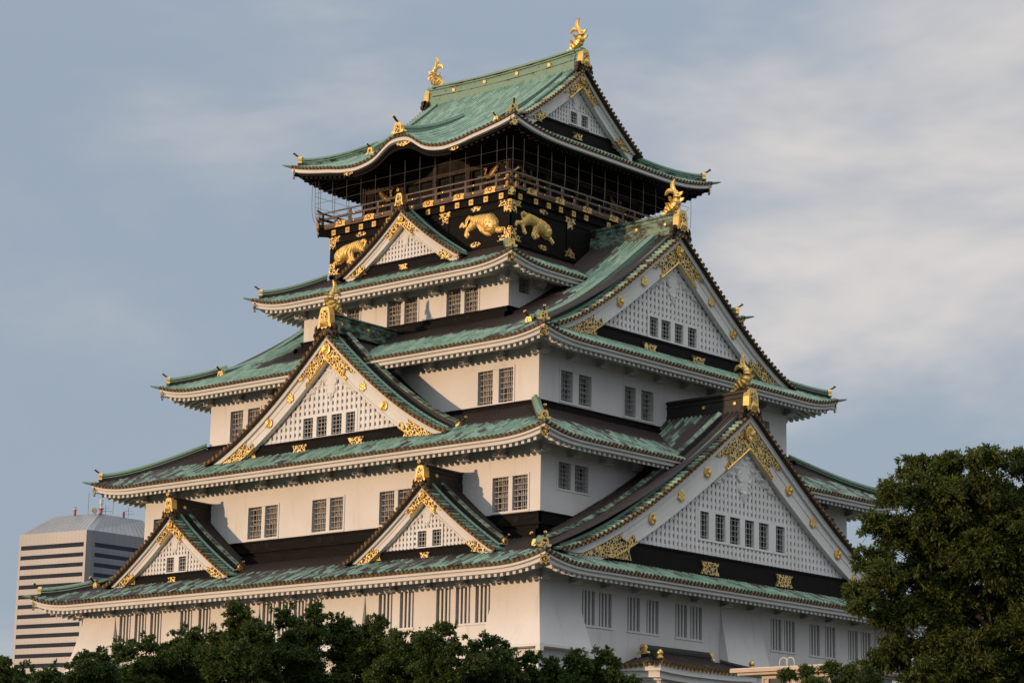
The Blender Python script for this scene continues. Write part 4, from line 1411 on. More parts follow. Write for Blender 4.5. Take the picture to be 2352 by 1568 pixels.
for theta in (0, 90):
    S, T = (a5, b5) if theta == 0 else (b5, a5)
    xf = rot(theta)
    for s in (1, -1):
        e = S+.06
        plate(xf, T, [(s*e, 35.26), (s*(e-.84), 35.26), (s*(e-.66), 35.40), (s*(e-.84), 35.55), (s*e, 35.55)], .0, .10)
        plate(xf, T, [(s*e, 35.27), (s*e, 34.86), (s*(e-.12), 35.0), (s*(e-.26), 34.86), (s*(e-.33), 35.0), (s*(e-.45), 34.86), (s*(e-.45), 35.27)], .0, .08)
        plate(xf, T, [(s*e, 33.70), (s*(e-.86), 33.70), (s*(e-.66), 33.55), (s*(e-.86), 33.40), (s*e, 33.40)], .0, .10)
        plate(xf, T, [(s*e, 33.68), (s*e, 34.10), (s*(e-.10), 34.14), (s*(e-.24), 33.98), (s*(e-.45), 34.14), (s*(e-.45), 33.68)], .0, .08)
        m = 2.02
        plate(xf, T, [(s*m-.44, 35.26), (s*m+.44, 35.26), (s*m+.32, 35.40), (s*m+.44, 35.55), (s*m-.44, 35.55), (s*m-.32, 35.40)], .0, .09)
        plate(xf, T, [(s*m-.22, 35.27), (s*m-.22, 34.88), (s*m, 35.02), (s*m+.22, 34.88), (s*m+.22, 35.27)], .0, .08)
        plate(xf, T, [(s*m-.44, 33.38), (s*m+.44, 33.38), (s*m+.32, 33.52), (s*m+.44, 33.66), (s*m+.2, 33.7), (s*m, 33.95), (s*m-.2, 33.7), (s*m-.44, 33.66), (s*m-.32, 33.52)], .0, .09)
        oval = [(.36*math.cos(t)*(1+.06*math.cos(6*t)), .135*math.sin(t)) for t in np.linspace(0, 2*math.pi, 22)[:-1]]
        for z in (35.39, 33.47):
            plate(xf, T, [(s*4.2+u, z+v) for u, v in oval], .0, .09)
        for u in (.95, 1.98, 3.04, 4.02, 5.05, S-.42):
            stud(xf, T, s*u, 35.73)

# balcony: deck, three-rail timber railing, metal hand tube
BO = .42
bal = MB()
for theta in (0, 90, 180, 270):
    S, T = (a5+BO, b5+BO) if theta in (0, 180) else (b5+BO, a5+BO)
    xf = rot(theta)
    bal.box(-S+.002*theta/90, S-.002*theta/90, -T, -T+1.9, 35.96+.001*theta/90, 36.03+.001*theta/90, xf)
deck = bal.build('balcony', 'brown_wood', castle)
for theta in (0, 90, 180, 270):
    S, T = (a5+BO, b5+BO) if theta in (0, 180) else (b5+BO, a5+BO)
    xf = rot(theta)
    rl = MB()
    o = .001*theta/90
    rl.box(-S-.32, S+.32, -T-.03, -T+.13, 36.04+o, 36.23+o, xf, 0)
    rl.box(-S-.30, S+.30, -T, -T+.10, 36.50+o, 36.62+o, xf, 0)
    rl.tube(xf(np.array([(-S-.42, -T+.05, 37.02), (-S-.22, -T+.05, 36.93), (-S+.15, -T+.05, 36.90), (S-.15, -T+.05, 36.90), (S+.22, -T+.05, 36.93), (S+.42, -T+.05, 37.02)])), [.07, .06, .05, .05, .06, .07], 8, 1)
    nn = int(round(2*S/1.04))
    for k in range(nn+1):
        u = -S+.04+k*(2*S-.08)/nn
        tall = k % 2 == 0
        rl.box(u-.07, u+.07, -T+.012, -T+.088, 36.2, 36.89 if tall else 36.55, xf, 0)
    rl.build('railing', ['brown_wood', 'rail_metal'], deck)
    if theta in (0, 90):
        for k in range(1, 7):
            u = -S+.4+(k-.5)*(2*S-.8)/6
            mb = MB()
            x2 = lambda v: xf(np.stack([v[:, 0], v[:, 1]-T, v[:, 2]], -1))
            mb.prism([(u-.42, 35.95), (u+.42, 35.95), (u+.36, 36.08), (u+.44, 36.24), (u+.2, 36.27), (u, 36.30), (u-.22, 36.26), (u-.36, 36.20), (u-.30, 36.08)], .03, .055, x2, 0, 1)
            mb.disc(xf(np.array((u+.03, -T-.05, 36.16))), xf.out, .13, .03, 1, 10, 0, .6)
            mb.build('gold_plate', ['gilt_plain', 'gold_dull'], deck)
            for du, z in ((1.04, 36.14), (1.04, 36.56)):
                mb = MB()
                mb.disc(xf(np.array((u+du, -T-.03+(.03 if z > 36.3 else 0), z))), xf.out, .055, .03, 0, 8, None, .6, .02)
                mb.build('gold_boss', 'gold', deck)
    for s in (1, -1):
        mb = MB()
        for z, h in ((36.135, .15), (36.56, .105)):
            mb.box(s*(S+.30)-.03, s*(S+.30)+.05, -T-.06+.02, -T+.14, z-h, z+h, xf, 0)
        mb.build('rail_end_cap', 'gold_dull', deck)
for sx, sy in ((1, -1), (-1, -1), (1, 1)):
    dr = np.array((sx, sy, 0))/math.sqrt(2)
    al = np.array((-dr[1], dr[0], 0))
    c = np.array((sx*(a5+.30), sy*(b5+.30), 0))
    mb = MB()
    def bx(p0, p1, w, z0, z1, mat):
        v = [p0-al*w, p0+al*w, p1+al*w, p1-al*w]
        mb.hexa(np.array([(q[0], q[1], z0) for q in v]+[(q[0], q[1], z1) for q in v]), mat)
    bx(c+dr*.32, c-dr*.5, .17, 35.62, 36.0, 2)
    bx(c+dr*.36, c+dr*.30, .19, 35.58, 36.02, 0)
    mb.disc(c+dr*.36+np.array((0, 0, 35.8)), dr, .12, .02, 1, 10)
    mb.build('corner_beam', ['filigree', 'gold', 'black_wood'], deck)

# inner look-out room behind the balcony
RA, RB = a5-1.24, b5-1.24
rm = MB()
for theta in (0, 90, 180, 270):
    S, T = (RA, RB) if theta in (0, 180) else (RB, RA)
    xf = rot(theta)
    holes = []
    for c in (-3.65, -1.2, 1.2, 3.65):
        holes.append((c-.98, c+.98, 36.05, 38.0))
    wall_side(rm, xf, S, T, 35.9, 39.6, holes, .15)
    for u in (-S, -2.42, 0, 2.42, S):
        rm.box(u-.13, u+.13, -T-.07, -T+.01, 35.9, 39.5, xf, 1)
    rm.box(-S-.1, S+.1, -T-.05, -T+.01, 38.02, 38.22, xf, 1)
    for h in holes:
        rm.add(xf(np.array([(h[0], -T+.14, h[2]), (h[1], -T+.14, h[2]), (h[1], -T+.14, h[3]), (h[0], -T+.14, h[3])])), [(0, 1, 2, 3)], 2)
        rm.box((h[0]+h[1])/2-.03, (h[0]+h[1])/2+.03, -T+.06, -T+.10, h[2], h[3], xf, 0)
        rm.box(h[0], h[1], -T+.06, -T+.10, 36.75, 36.81, xf, 0)
room = rm.build('lookout_room', ['dark_room', 'dark_post', 'slit_dark'], castle)
CRANE = [(.0, .05, .10, .28, .12, .13), (.28, .12, .12, .55, .10, .05), (-.02, .10, .06, -.15, .30, .035), (-.15, .30, .035, -.08, .52, .03), (-.08, .52, .045, -.10, .55, .05), (-.1, .55, .02, -.22, .56, .015),
         (.25, .15, .14, .62, .50, .10), (.62, .50, .10, .80, .80, .03), (.15, .12, .10, -.30, .10, .08), (-.30, .10, .08, -.62, .18, .04), (.5, .1, .05, .85, .02, .02)]
for theta, c, s, z in ((0, -3.45, -1, 37.42), (0, 3.75, 1, 37.42), (90, -3.85, -1, 37.42), (90, 3.7, -1, 37.35)):
    S, T = (RA, RB) if theta == 0 else (RB, RA)
    xf = rot(theta)
    mb = MB()
    x2 = lambda v: xf(np.stack([c+s*v[..., 0], v[..., 1]-T, v[..., 2]+z], -1))
    relief(mb, CRANE, x2, .01, .45, .035)
    mb.build('crane_relief', 'gold_dull', room)

# ceiling of the eave over the look-out is built with roof 5; plates and board under the cusped eave
kb = MB()
uu = np.linspace(-3.6, 3.6, 60)
for (d, a, b) in ((.30, .42, .62),):
    rows = np.array([[(u, -(8.46-d), eave_z(5, u, 8.21, d)-a+.0), (u, -(8.46-d), 39.0+(kara(u)*.85 if abs(u) < 2.6 else kara(u)*.85)-b)] for u in uu])
    kb.grid(rows, 0)
kb.build('cusped_board', 'black_wood', ROOF[5])
for u, z, hw, hh in ((.23, 39.45, .62, .22), (3.85, 38.48, .42, .17), (-3.85, 38.48, .42, .17)):
    mb = MB()
    x2 = lambda v: np.stack([v[:, 0], v[:, 1]-8.20, v[:, 2]], -1)
    mb.prism([(u-hw, z+hh*.9), (u-hw*.8, z-hh*.7), (u-hw*.3, z-hh), (u, z-hh*1.15), (u+hw*.3, z-hh), (u+hw*.8, z-hh*.7), (u+hw, z+hh*.9), (u, z+hh)], -.02, .06, x2, 0, 1)
    mb.build('gold_plate', ['filigree', 'gold'], ROOF[5])
kr = MB()
ys = np.linspace(0, 4.9, 16)
kp = [(0.0, -(8.46-.12-y), float(roof_z(5, np.array(0.), np.array(y), 8.21, 0))+.10+.18*(1-y/4.9)) for y in ys]
kr.sweep(kp, [(s*.85, u*.9) for s, u in RIDGE_PROF])
kr.build('cusp_ridge', 'cu_green', ROOF[5])
ornament(ROOF[5], (0, -8.40, float(roof_z(5, np.array(0.), np.array(.1), 8.21, 0))+.12), (0, -1), 1.05)
top_ridge = MB()
h = .85
a = .30
pth = np.stack([np.linspace(-5.3, 5.3, 25), np.zeros(25), 44.72+.16*np.linspace(-1, 1, 25)**2], 1)
prof = [(1.0, -.4), (1.0, .14), (.93, .15), (.93, .20), (1.0, .21), (1.0, .30), (.88, .32), (.88, .62), (1.12, .64), (1.12, .70), (.86, .72), (.86, .78), (1.18, .80), (1.18, .92), (.6, 1.0), (0, 1.03)]
dk = [0, 1, 1, 1, 0, 1, 0, 1, 0, 1, 1, 1, 0, 0, 0]
full = [(-a*x, h*z) for x, z in prof]+[(a*x, h*z) for x, z in prof[-2::-1]]
top_ridge.sweep(pth, full, 0, [2*q for q in dk]+[2*q for q in dk[::-1]]+[0])
for u in (-3.6, -1.25, 1.15, 3.5):
    for s in (1, -1):
        top_ridge.disc((u, s*a*.9, 44.76+h*.42), (0, s, 0), .125, .05, 1, 12, 1, .6, .03)
top_ridge.build('ridge', ['cu_green', 'gold', 'cu_mixed'], ROOF[5])

# safety cage of steel wires hung from the top eave round the balcony
cage = MB()
ca, cb_ = a5+.92, b5+.92
ch = .45
loop = [(-ca+ch, -cb_), (ca-ch, -cb_), (ca-.1, -cb_+.1), (ca, -cb_+ch+.3), (ca, cb_-ch), (ca-ch, cb_), (-ca+ch, cb_), (-ca, cb_-ch), (-ca, -cb_+ch)]
def inset(p, t):
    """t 0 at the hanging plane, 1 at the deck edge"""
    x, y = p
    return (x*(1-t)+t*max(-(a5+.25), min(a5+.25, x)), y*(1-t)+t*max(-(b5+.25), min(b5+.25, y)))
zt = [38.55, 37.5, 36.95, 36.5, 36.15, 35.95]
it = [0, 0, .03, .16, .48, .95]
posts = []
for u in np.arange(-6.74, 6.6, 1.09):
    posts.append((u, -cb_))
    posts.append((u, cb_))
posts += [(ca-ch, -cb_), (ca-.1, -cb_+.1), (-ca+.1, -cb_+.1), (-ca+ch, -cb_), (ca-.1, cb_-.1), (-ca+.1, cb_-.1)]
for u in np.arange(-6.78, 6.9, 1.10):
    posts.append((ca, u))
    posts.append((-ca, u))
for p in posts:
    zs = np.linspace(38.62, 35.95, 15)
    tt = np.interp(-zs, [-z for z in zt], it)
    cage.tube([(*inset(p, t), z) for z, t in zip(zs, tt)], .013, 5)
for z in (37.95, 37.35, 36.75):
    t = float(np.interp(-z, [-q for q in zt], it))
    L = loop+[loop[0]]
    for p, q in zip(L[:-1], L[1:]):
        cage.tube([(*inset(p, t), z), (*inset(q, t), z)], .010, 5)
cage.build('safety_cage', 'wire', castle)

# ------------------------------------------------------------------ entrance porch on the shaded side
PX0, PX1 = 15.9, 18.75
py0, py1 = -9.75, -2.2
porch_w = MB()
porch_w.box(PX0, PX1-.55, py0+.7, py0+1.05, 7.0, 10.62)
porch_w.box(PX0, PX1-.55, py1-1.05, py1-.7, 7.0, 10.62)
porch_w.box(PX1-1.1, PX1-.62, py0+.66, py1-.66, 10.28, 10.62)
porch_w.box(PX1-.62, PX1-.45, py0+.55, py1-.55, 10.45, 10.62)
porch = porch_w.build('entrance_porch', 'trim', castle)
pr = MB()
xr, zr = 16.75, 11.72
def pz(x, y):
    d = np.minimum(PX1-x, np.minimum(y-py0, py1-y))
    cx = np.maximum(np.minimum(PX1-x, 9), 0)
    e = np.clip(1-np.minimum(np.abs(y-py0), np.abs(py1-y))/3.0, 0, 1)**2*np.clip(1-(PX1-x)/2.5, 0, 1)*.12
    return 10.98+e+.32*d+.035*d*d
xfp = lambda v: v
nrow = 0
tile_rows(pr, lambda y, d: np.stack([PX1-d, y, pz(PX1-d, y)], -1), py0+.02, py1-.02, .30, lambda y: 0*y, lambda y, c: np.minimum(2.1, np.minimum(y-py0, py1-y)), lambda y, d: np.full_like(y, .02), xfp, 20000)
tile_rows(pr, lambda x, d: np.stack([x, py0+d, pz(x, py0+d)], -1), PX0+.3, PX1-.02, .30, lambda x: 0*x, lambda x, c: np.minimum(1.2, PX1-x), lambda y, d: np.full_like(y, .02), xfp, 21000)
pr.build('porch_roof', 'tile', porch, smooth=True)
pc = MB()
y = py0+.17
while y < py1:
    pc.disc((PX1-.02, y, float(pz(np.array(PX1), np.array(y)))+.02), (1, 0, 0), .115, .08, 0, 10, 1, .5)
    y += .30
pc.build('tile_cap_row', ['gold_dull', 'bronze'], porch)
pc = MB()
x = PX1-.25
while x > PX0+.3:
    pc.disc((x, py0+.02, float(pz(np.array(x), np.array(py0)))+.02), (0, -1, 0), .115, .08, 0, 10, 1, .5)
    x -= .30
pc.build('tile_cap_row', ['gold_dull', 'bronze'], porch)
pf = MB()
tt = np.linspace(0, 1, 30)
for (o, z0, z1) in ((.06, -.34, -.08), (.24, -.62, -.30)):
    for side in (0, 1):
        if side == 0:
            P = np.array([(PX1-o, py0+o+(py1-py0-2*o)*t) for t in tt])
        else:
            P = np.array([(PX0+(PX1-o-PX0)*t, py0+o) for t in tt])
        zz = pz(P[:, 0]+o, np.clip(P[:, 1], py0, py1))*0+np.array([10.98+.12*max(0, 1-min(abs(p[1]-py0), abs(py1-p[1]))/3.0)**2*max(0, 1-(PX1-p[0])/2.5) for p in P])
        if side == 1:
            zz = zz+.22*np.clip((PX1-P[:, 0])/2.8, 0, 1)
        r = np.array([[(p[0], p[1], z+z1), (p[0], p[1], z+z0), (p[0]-(.3 if side == 0 else 0), p[1]+(.3 if side else 0), z+z0)] for p, z in zip(P, zz)])
        pf.grid(r, 0, flip=(side == 0))
pf.build('eave_fascia', 'trim', porch)
pa = MB()
y = py0+.6
while y < py1-.5:
    pa.box(PX1-1.6, PX1-.36, y-.09, y+.09, 10.36+.18, 10.36+.02, None)
    y += .40
pa.build('rafter_row', 'trim', porch)
pg = MB()
rp_ = [(xr, y, zr-.10) for y in np.linspace(py0+1.35, py1-1.3, 8)]
pg.sweep(rp_, [(s*1.05, u*1.25) for s, u in RIDGE_PROF])
for y0, x0, s in ((py0, PX1, 1), (py1, PX1, -1)):
    hp = [(PX1-d, y0+s*d, float(pz(np.array(PX1-d), np.array(y0+s*d)))+.05) for d in np.linspace(.25, 1.3, 6)]
    pg.sweep(hp, [(q*.7, u*.6) for q, u in RIDGE_PROF])
pg.build('ridge', 'cu_dark', porch)
ornament(porch, (xr, py0+1.25, zr-.05), (0, -1), .75, False)
ornament(porch, (xr, py1-1.2, zr-.05), (0, 1), .75, False)
for y0, s in ((py0, 1), (py1, -1)):
    mb = MB()
    c = np.array((PX1-.22, y0+s*.22, float(pz(np.array(PX1-.22), np.array(y0+s*.22)))+.10))
    prof = [(.06, 0), (.15, .05), (.17, .14), (.10, .21), (.12, .25), (.16, .33), (.10, .43), (.02, .50)]
    mb.tube([c+np.array((0, 0, z)) for r, z in prof], [r for r, z in prof], 10)
    mb.build('gold_knob', 'gold', porch, smooth=True)

# ------------------------------------------------------------------ stone base, ground
M['stone'] = None
def stone_mat():
    m, nt, bs = new_mat('granite_blocks')
    tc = N(nt, 'ShaderNodeTexCoord')
    vo = N(nt, 'ShaderNodeTexVoronoi', Scale=0.9)
    vo.feature = 'DISTANCE_TO_EDGE'
    nt.links.new(tc.outputs['Object'], vo.inputs['Vector'])
    vc = N(nt, 'ShaderNodeTexVoronoi', Scale=0.9)
    nt.links.new(tc.outputs['Object'], vc.inputs['Vector'])
    sc = N(nt, 'ShaderNodeSeparateColor')
    nt.links.new(vc.outputs['Color'], sc.inputs['Color'])
    c = mixc(nt, sc.outputs['Red'], (0.22, 0.20, 0.17), (0.36, 0.33, 0.29))
    c = mixc(nt, smooth(nt, vo.outputs['Distance'], 0.05, 0.0), c, (0.05, 0.045, 0.04))
    nt.links.new(c, bs.inputs['Base Color'])
    bs.inputs['Roughness'].default_value = 0.9
    bump(nt, bs, smooth(nt, vo.outputs['Distance'], 0.0, 0.1), 0.6, 0.08)
    return m
M['stone'] = stone_mat()
sb = MB()
rows = []
for t in np.linspace(0, 1, 9):
    o = 1.0+6.0*(1-t)**1.6
    A_, B_, z = 15.9+o-.9, 14.95+o-.9, GZ*t
    rows.append([(-A_, -B_, z), (A_, -B_, z), (A_, B_, z), (-A_, B_, z), (-A_, -B_, z)])
rows.append([(-15, -14, GZ), (15, -14, GZ), (15, 14, GZ), (-15, 14, GZ), (-15, -14, GZ)])
sb.grid(np.array(rows)-np.array((0, 0, .01)))
sbo = sb.build('stone_base', 'stone')
tag(sbo, 'sloping granite block foundation under the white castle tower', 'stone base')

def ground_mat():
    m, nt, bs = new_mat('grassy_ground')
    f = noise(nt, 0.08, 5)
    nt.links.new(mixc(nt, smooth(nt, f, 0.4, 0.6), (0.035, 0.045, 0.02), (0.075, 0.068, 0.055)), bs.inputs['Base Color'])
    bs.inputs['Roughness'].default_value = 0.95
    return m
M['ground'] = ground_mat()
gm = MB()
gx = np.concatenate([np.linspace(-2500, -60, 12), np.linspace(-50, 130, 30), np.linspace(140, 2500, 12)])
gy = np.concatenate([np.linspace(-2500, -130, 12), np.linspace(-120, 60, 30), np.linspace(70, 2500, 12)])
gv = np.stack(np.meshgrid(gx, gy), -1)
gm.grid(np.concatenate([gv, np.zeros(gv.shape[:2]+(1,))], -1))
go = gm.build('ground', 'ground')
go['kind'] = 'structure'

# ------------------------------------------------------------------ distant office tower
def office():
    # metal panels with their joints; the sunlit long side is slightly glossy
    m, nt, bs = new_mat('office_metal_panel')
    tc = N(nt, 'ShaderNodeTexCoord')
    sp = N(nt, 'ShaderNodeSeparateXYZ')
    nt.links.new(tc.outputs['Object'], sp.inputs['Vector'])
    along = math_n(nt, 'ADD', math_n(nt, 'MULTIPLY', sp.outputs['X'], .46), math_n(nt, 'MULTIPLY', sp.outputs['Y'], .37))
    fr = math_n(nt, 'FRACT', along)
    j = math_n(nt, 'MAXIMUM', smooth(nt, fr, 0.07, 0.0), smooth(nt, fr, 0.93, 1.0))
    zz = math_n(nt, 'FRACT', math_n(nt, 'DIVIDE', sp.outputs['Z'], 3.81))
    f = noise(nt, 0.05, 3)
    c = mixc(nt, f, (0.150, 0.160, 0.178), (0.215, 0.222, 0.238))
    c = mixc(nt, math_n(nt, 'MULTIPLY', j, .55), c, (0.12, 0.115, 0.11))
    nt.links.new(c, bs.inputs['Base Color'])
    bs.inputs['Metallic'].default_value = 0.35
    bs.inputs['Roughness'].default_value = 0.38
    M['office'] = m
    m2, nt2, b2 = new_mat('office_glass')
    f2 = noise(nt2, 0.12, 2, stretch=(1, 1, 0.2))
    nt2.links.new(mixc(nt2, f2, (0.012, 0.014, 0.022), (0.032, 0.040, 0.060)), b2.inputs['Base Color'])
    b2.inputs['Roughness'].default_value = 0.15
    b2.inputs['Specular IOR Level'].default_value = 0.12
    M['office_glass'] = m2
    M['office_roof'] = plain('ribbed_metal_roof', (0.30, 0.31, 0.33), 0.08, 0.1, 0.4, 0.3)
    L, Nn, Nr, Rr = np.array((-686.3, 491.3)), np.array((-652.3, 496.9)), np.array((-651.0, 499.2)), np.array((-651.2, 532.0))
    back1 = L+(Rr-Nr)
    zt = 127.4
    root = thing('office_tower', 'grey office tower with dark ribbon windows and hipped metal roof, far behind the castle', 'office building', (float(Nn[0]), float(Nn[1]), 0))
    foot = [L, Nn, Nr, Rr, back1]
    cen = np.mean(foot, 0)
    core = MB()
    ins = [cen+(p-cen)*.995 for p in foot]
    def loopwall(mb, pts, z0, z1, mat=0):
        k = len(pts)
        for i in range(k):
            p, q = pts[i], pts[(i+1) % k]
            mb.add(np.array([(p[0], p[1], z0), (q[0], q[1], z0), (q[0], q[1], z1), (p[0], p[1], z1)]), [(0, 1, 2, 3)], mat)
    loopwall(core, ins, 0, zt-1, 0)
    co = core.build('ribbon_window_wall', 'office_glass', root)
    sk = MB()
    fl = 3.81
    z = zt-4.55
    bands = [(zt-4.55, zt)]
    first = True
    zz_ = zt-4.55-(1.72)
    while zz_ > 4:
        bands.append((zz_-(fl-1.6), zz_))
        zz_ -= fl
    for z0, z1 in bands:
        k = len(foot)
        loopwall(sk, foot, z0, z1)
        sk.add(np.array([(p[0], p[1], z0) for p in foot]), [tuple(range(k))[::-1]])
        sk.add(np.array([(p[0], p[1], z1) for p in foot]), [tuple(range(k))])
    # solid corner strips between the ribbons
    def corner(p, q, w):
        d = (q-p)/np.linalg.norm(q-p)
        e = p+d*w
        sk.add(np.array([(p[0], p[1], 0), (e[0], e[1], 0), (e[0], e[1], zt-.01), (p[0], p[1], zt-.01)])+0.0, [(0, 1, 2, 3)])
    for p, q, w in ((L, Nn, 1.1), (Nn, L, 1.1), (Nn, Nr, 2.6), (Nr, Rr, 1.0), (Rr, Nr, 1.0)):
        off = np.array((0.02, -0.02))
        corner(p+off, q+off, w)
    sk.build('panel_wall', 'office', root)
    rfm = MB()
    r0 = [cen+(p-cen)*.99 for p in foot]
    up = [L+np.array((10.5, 8.0)), Nn+np.array((-2.2, 7.5)), Nr+np.array((-3.5, 6.5)), Rr+np.array((-4.5, -4.5)), back1+np.array((9.0, -4.5))]
    k = 5
    for i in range(k):
        p, q, a, b = r0[i], r0[(i+1) % k], up[i], up[(i+1) % k]
        rfm.add(np.array([(p[0], p[1], zt), (q[0], q[1], zt), (b[0], b[1], zt+7.4), (a[0], a[1], zt+7.4)]), [(0, 1, 2, 3)])
        n = max(2, int(np.linalg.norm(q-p)/2.2))
        for t in range(1, n):
            s0 = p+(q-p)*t/n
            s1 = a+(b-a)*t/n
            rfm.tube([(s0[0], s0[1], zt+.05), (s1[0], s1[1], zt+7.42)], .05, 4)
    rfm.add(np.array([(p[0], p[1], zt+7.4) for p in up]), [tuple(range(k))])
    rfm.build('hipped_roof', 'office_roof', root)
    M['red_paint'] = plain('red_painted_steel', (0.45, 0.05, 0.04), 0.1, 1.0, 0.5)
    M['white_paint'] = plain('white_painted_steel', (0.6, 0.58, 0.56), 0.1, 1.0, 0.5)
    def along_roof(t):
        return up[0]+(up[1]-up[0])*t
    def mast(p, parts, name):
        mb = MB()
        for (z0, z1, r, mt) in parts:
            mb.tube([(p[0], p[1], zt+7.4+z0), (p[0], p[1], zt+7.4+z1)], r, 8, mt)
        return mb.build(name, ['white_paint', 'red_paint', 'wire'], root)
    pA, pB, pC = along_roof(.46), along_roof(.75), up[1]+np.array((.4, .4))
    mast(pA, [(0, 2.0, .5, 1), (2.0, 2.3, 1.0, 0), (2.9, 3.0, 1.0, 0), (2.3, 2.9, .1, 0)], 'beacon_mast')
    mast(pB, [(0, 8.5, .10, 2)], 'whip_antenna')
    mast(pC, [(0, 1.6, .6, 1), (1.6, 1.9, 1.1, 1), (1.9, 3.6, .45, 0), (3.6, 5.4, .75, 0)], 'beacon_mast')
    mast(pC+np.array((3.0, 3.4)), [(0, 8.0, .10, 2)], 'whip_antenna')
    q = up[2]+(up[3]-up[2])*.52
    mast(q, [(0, 2.2, .45, 1)], 'beacon_mast')
    mb = MB()
    for (dx, dy) in ((1.2, 1.5), (6.5, 12.0)):
        c = up[2]+np.array((dx, dy))*np.array((0.2, 1))
        mb.tube([(c[0], c[1], zt+7.4), (c[0], c[1], zt+11.2)], .09, 5)
        mb.tube([(c[0]-2.0, c[1]-1.5, zt+8.7), (c[0]+2.0, c[1]+1.5, zt+8.5)], .07, 5)
        mb.tube([(c[0]-1.2, c[1]-1.0, zt+9.8), (c[0]+1.2, c[1]+1.0, zt+9.7)], .06, 5)
    mb.build('aerial', 'wire', root)
    mb = MB()
    mb.disc((pC[0]-2.2, pC[1]-1.3, zt+8.6), (.4, -.9, .1), 1.1, .3, 0, 14, 0, .5)
    mb.tube([(pC[0]-2.2, pC[1]-1.2, zt+7.4), (pC[0]-2.2, pC[1]-1.2, zt+8.6)], .15, 5)
    mb.build('dish_antenna', 'wire', root)
office()

# ------------------------------------------------------------------ lift pavilion with flat bronze roof
M['bronze_roof'] = plain('bronze_roof_edge', (0.33, 0.27, 0.22), 0.08, 1.5, 0.45, 0.25)
M['clear_glass'] = plain('tinted_glass', (0.06, 0.07, 0.075), 0.2, 0.8, 0.08)
M['blind'] = plain('pale_blind', (0.55, 0.50, 0.42), 0.06, 1.0, 0.7)
pav = thing('lift_pavilion', 'flat-roofed glazed lift pavilion with bronze eaves beside the tiled porch', 'pavilion', (31.0, -15.0, 0))
m_ = MB()
x0, x1, y0, y1 = 28.63, 33.3, -18.0, -12.5
m_.box(x0, x1, y0, y1, 9.66, 9.80, None, 0)
m_.box(x0+.22, x1-.2, y0+.2, y1-.2, 9.56, 9.66, None, 0)
m_.box(x0+.02, x1-.02, y0+.02, y1-.02, 9.80, 9.83, None, 1)
m_.build('flat_roof', ['bronze_roof', 'white_paint'], pav)
m_ = MB()
bx0, bx1, by0, by1 = 29.75, 33.0, -17.3, -12.9
for x in (29.78, 30.02, 31.02, 31.62, 32.3, 32.96):
    m_.box(x-.045, x+.045, by0-.05, by0+.05, 0, 9.56)
m_.box(bx0, bx1, by0-.06, by0+.04, 9.42, 9.558)
m_.box(bx0, bx1, by0+.3, by1, 0, 3.0)
m_.build('frame', 'bronze_roof', pav)
m_ = MB()
m_.box(bx0+.02, bx1-.02, by0+.001, by0+.03, 0.1, 9.42, None, 0)
m_.box(bx0, bx0+.03, by0+.05, by1, 0.1, 9.55, None, 0)
m_.box(bx1-.03, bx1, by0+.05, by1, 0.1, 9.55, None, 0)
m_.box(bx0+.05, bx1-.05, by1-.05, by1, 3.01, 9.54, None, 0)
m_.box(31.07, 31.57, by0-.02, by0, 7.5, 9.40, None, 1)
m_.box(29.83, 29.97, by0-.02, by0, 7.5, 9.40, None, 1)
m_.build('glazing', ['clear_glass', 'blind'], pav)
m_ = MB()
for cx in (30.62, 30.95):
    t = np.linspace(0, math.pi, 12)
    pts = [(cx-.19, y0+.9, 9.82)]+[(cx-.19*math.cos(q), y0+.9, 10.06+.19*math.sin(q)) for q in t]+[(cx+.19, y0+.9, 9.82)]
    m_.tube(pts, .022, 6)
m_.build('ladder_hoop', 'blind', pav)

# ------------------------------------------------------------------ trees
def leaf_mat(name, a, b, c):
    m, nt, bs = new_mat(name)
    gi = N(nt, 'ShaderNodeNewGeometry')
    col = mixc(nt, gi.outputs['Random Per Island'], a, b)
    oi = N(nt, 'ShaderNodeObjectInfo')
    col = mixc(nt, math_n(nt, 'MULTIPLY', oi.outputs['Random'], .45), col, c)
    f = noise(nt, 0.9, 3)
    col = mixc(nt, math_n(nt, 'MULTIPLY', smooth(nt, f, .52, .74), .7), col, c)
    nt.links.new(col, bs.inputs['Base Color'])
    bs.inputs['Roughness'].default_value = 0.55
    bs.inputs['Specular IOR Level'].default_value = 0.25
    out = nt.nodes['Material Output']
    tr = N(nt, 'ShaderNodeBsdfTranslucent')
    nt.links.new(col, tr.inputs['Color'])
    mx = N(nt, 'ShaderNodeMixShader')
    mx.inputs[0].default_value = 0.25
    nt.links.new(bs.outputs[0], mx.inputs[1])
    nt.links.new(tr.outputs[0], mx.inputs[2])
    nt.links.new(mx.outputs[0], out.inputs['Surface'])
    return m
M['leaf_dark'] = leaf_mat('dark_green_leaf', (0.024, 0.052, 0.012), (0.078, 0.125, 0.026), (0.105, 0.130, 0.028))
M['leaf_olive'] = leaf_mat('olive_green_leaf', (0.034, 0.066, 0.013), (0.088, 0.128, 0.026), (0.120, 0.122, 0.026))
M['bark'] = plain('grey_brown_bark', (0.032, 0.025, 0.020), 0.35, 4.0, 0.9, bmp=.5, stretch=(1, 1, .3))

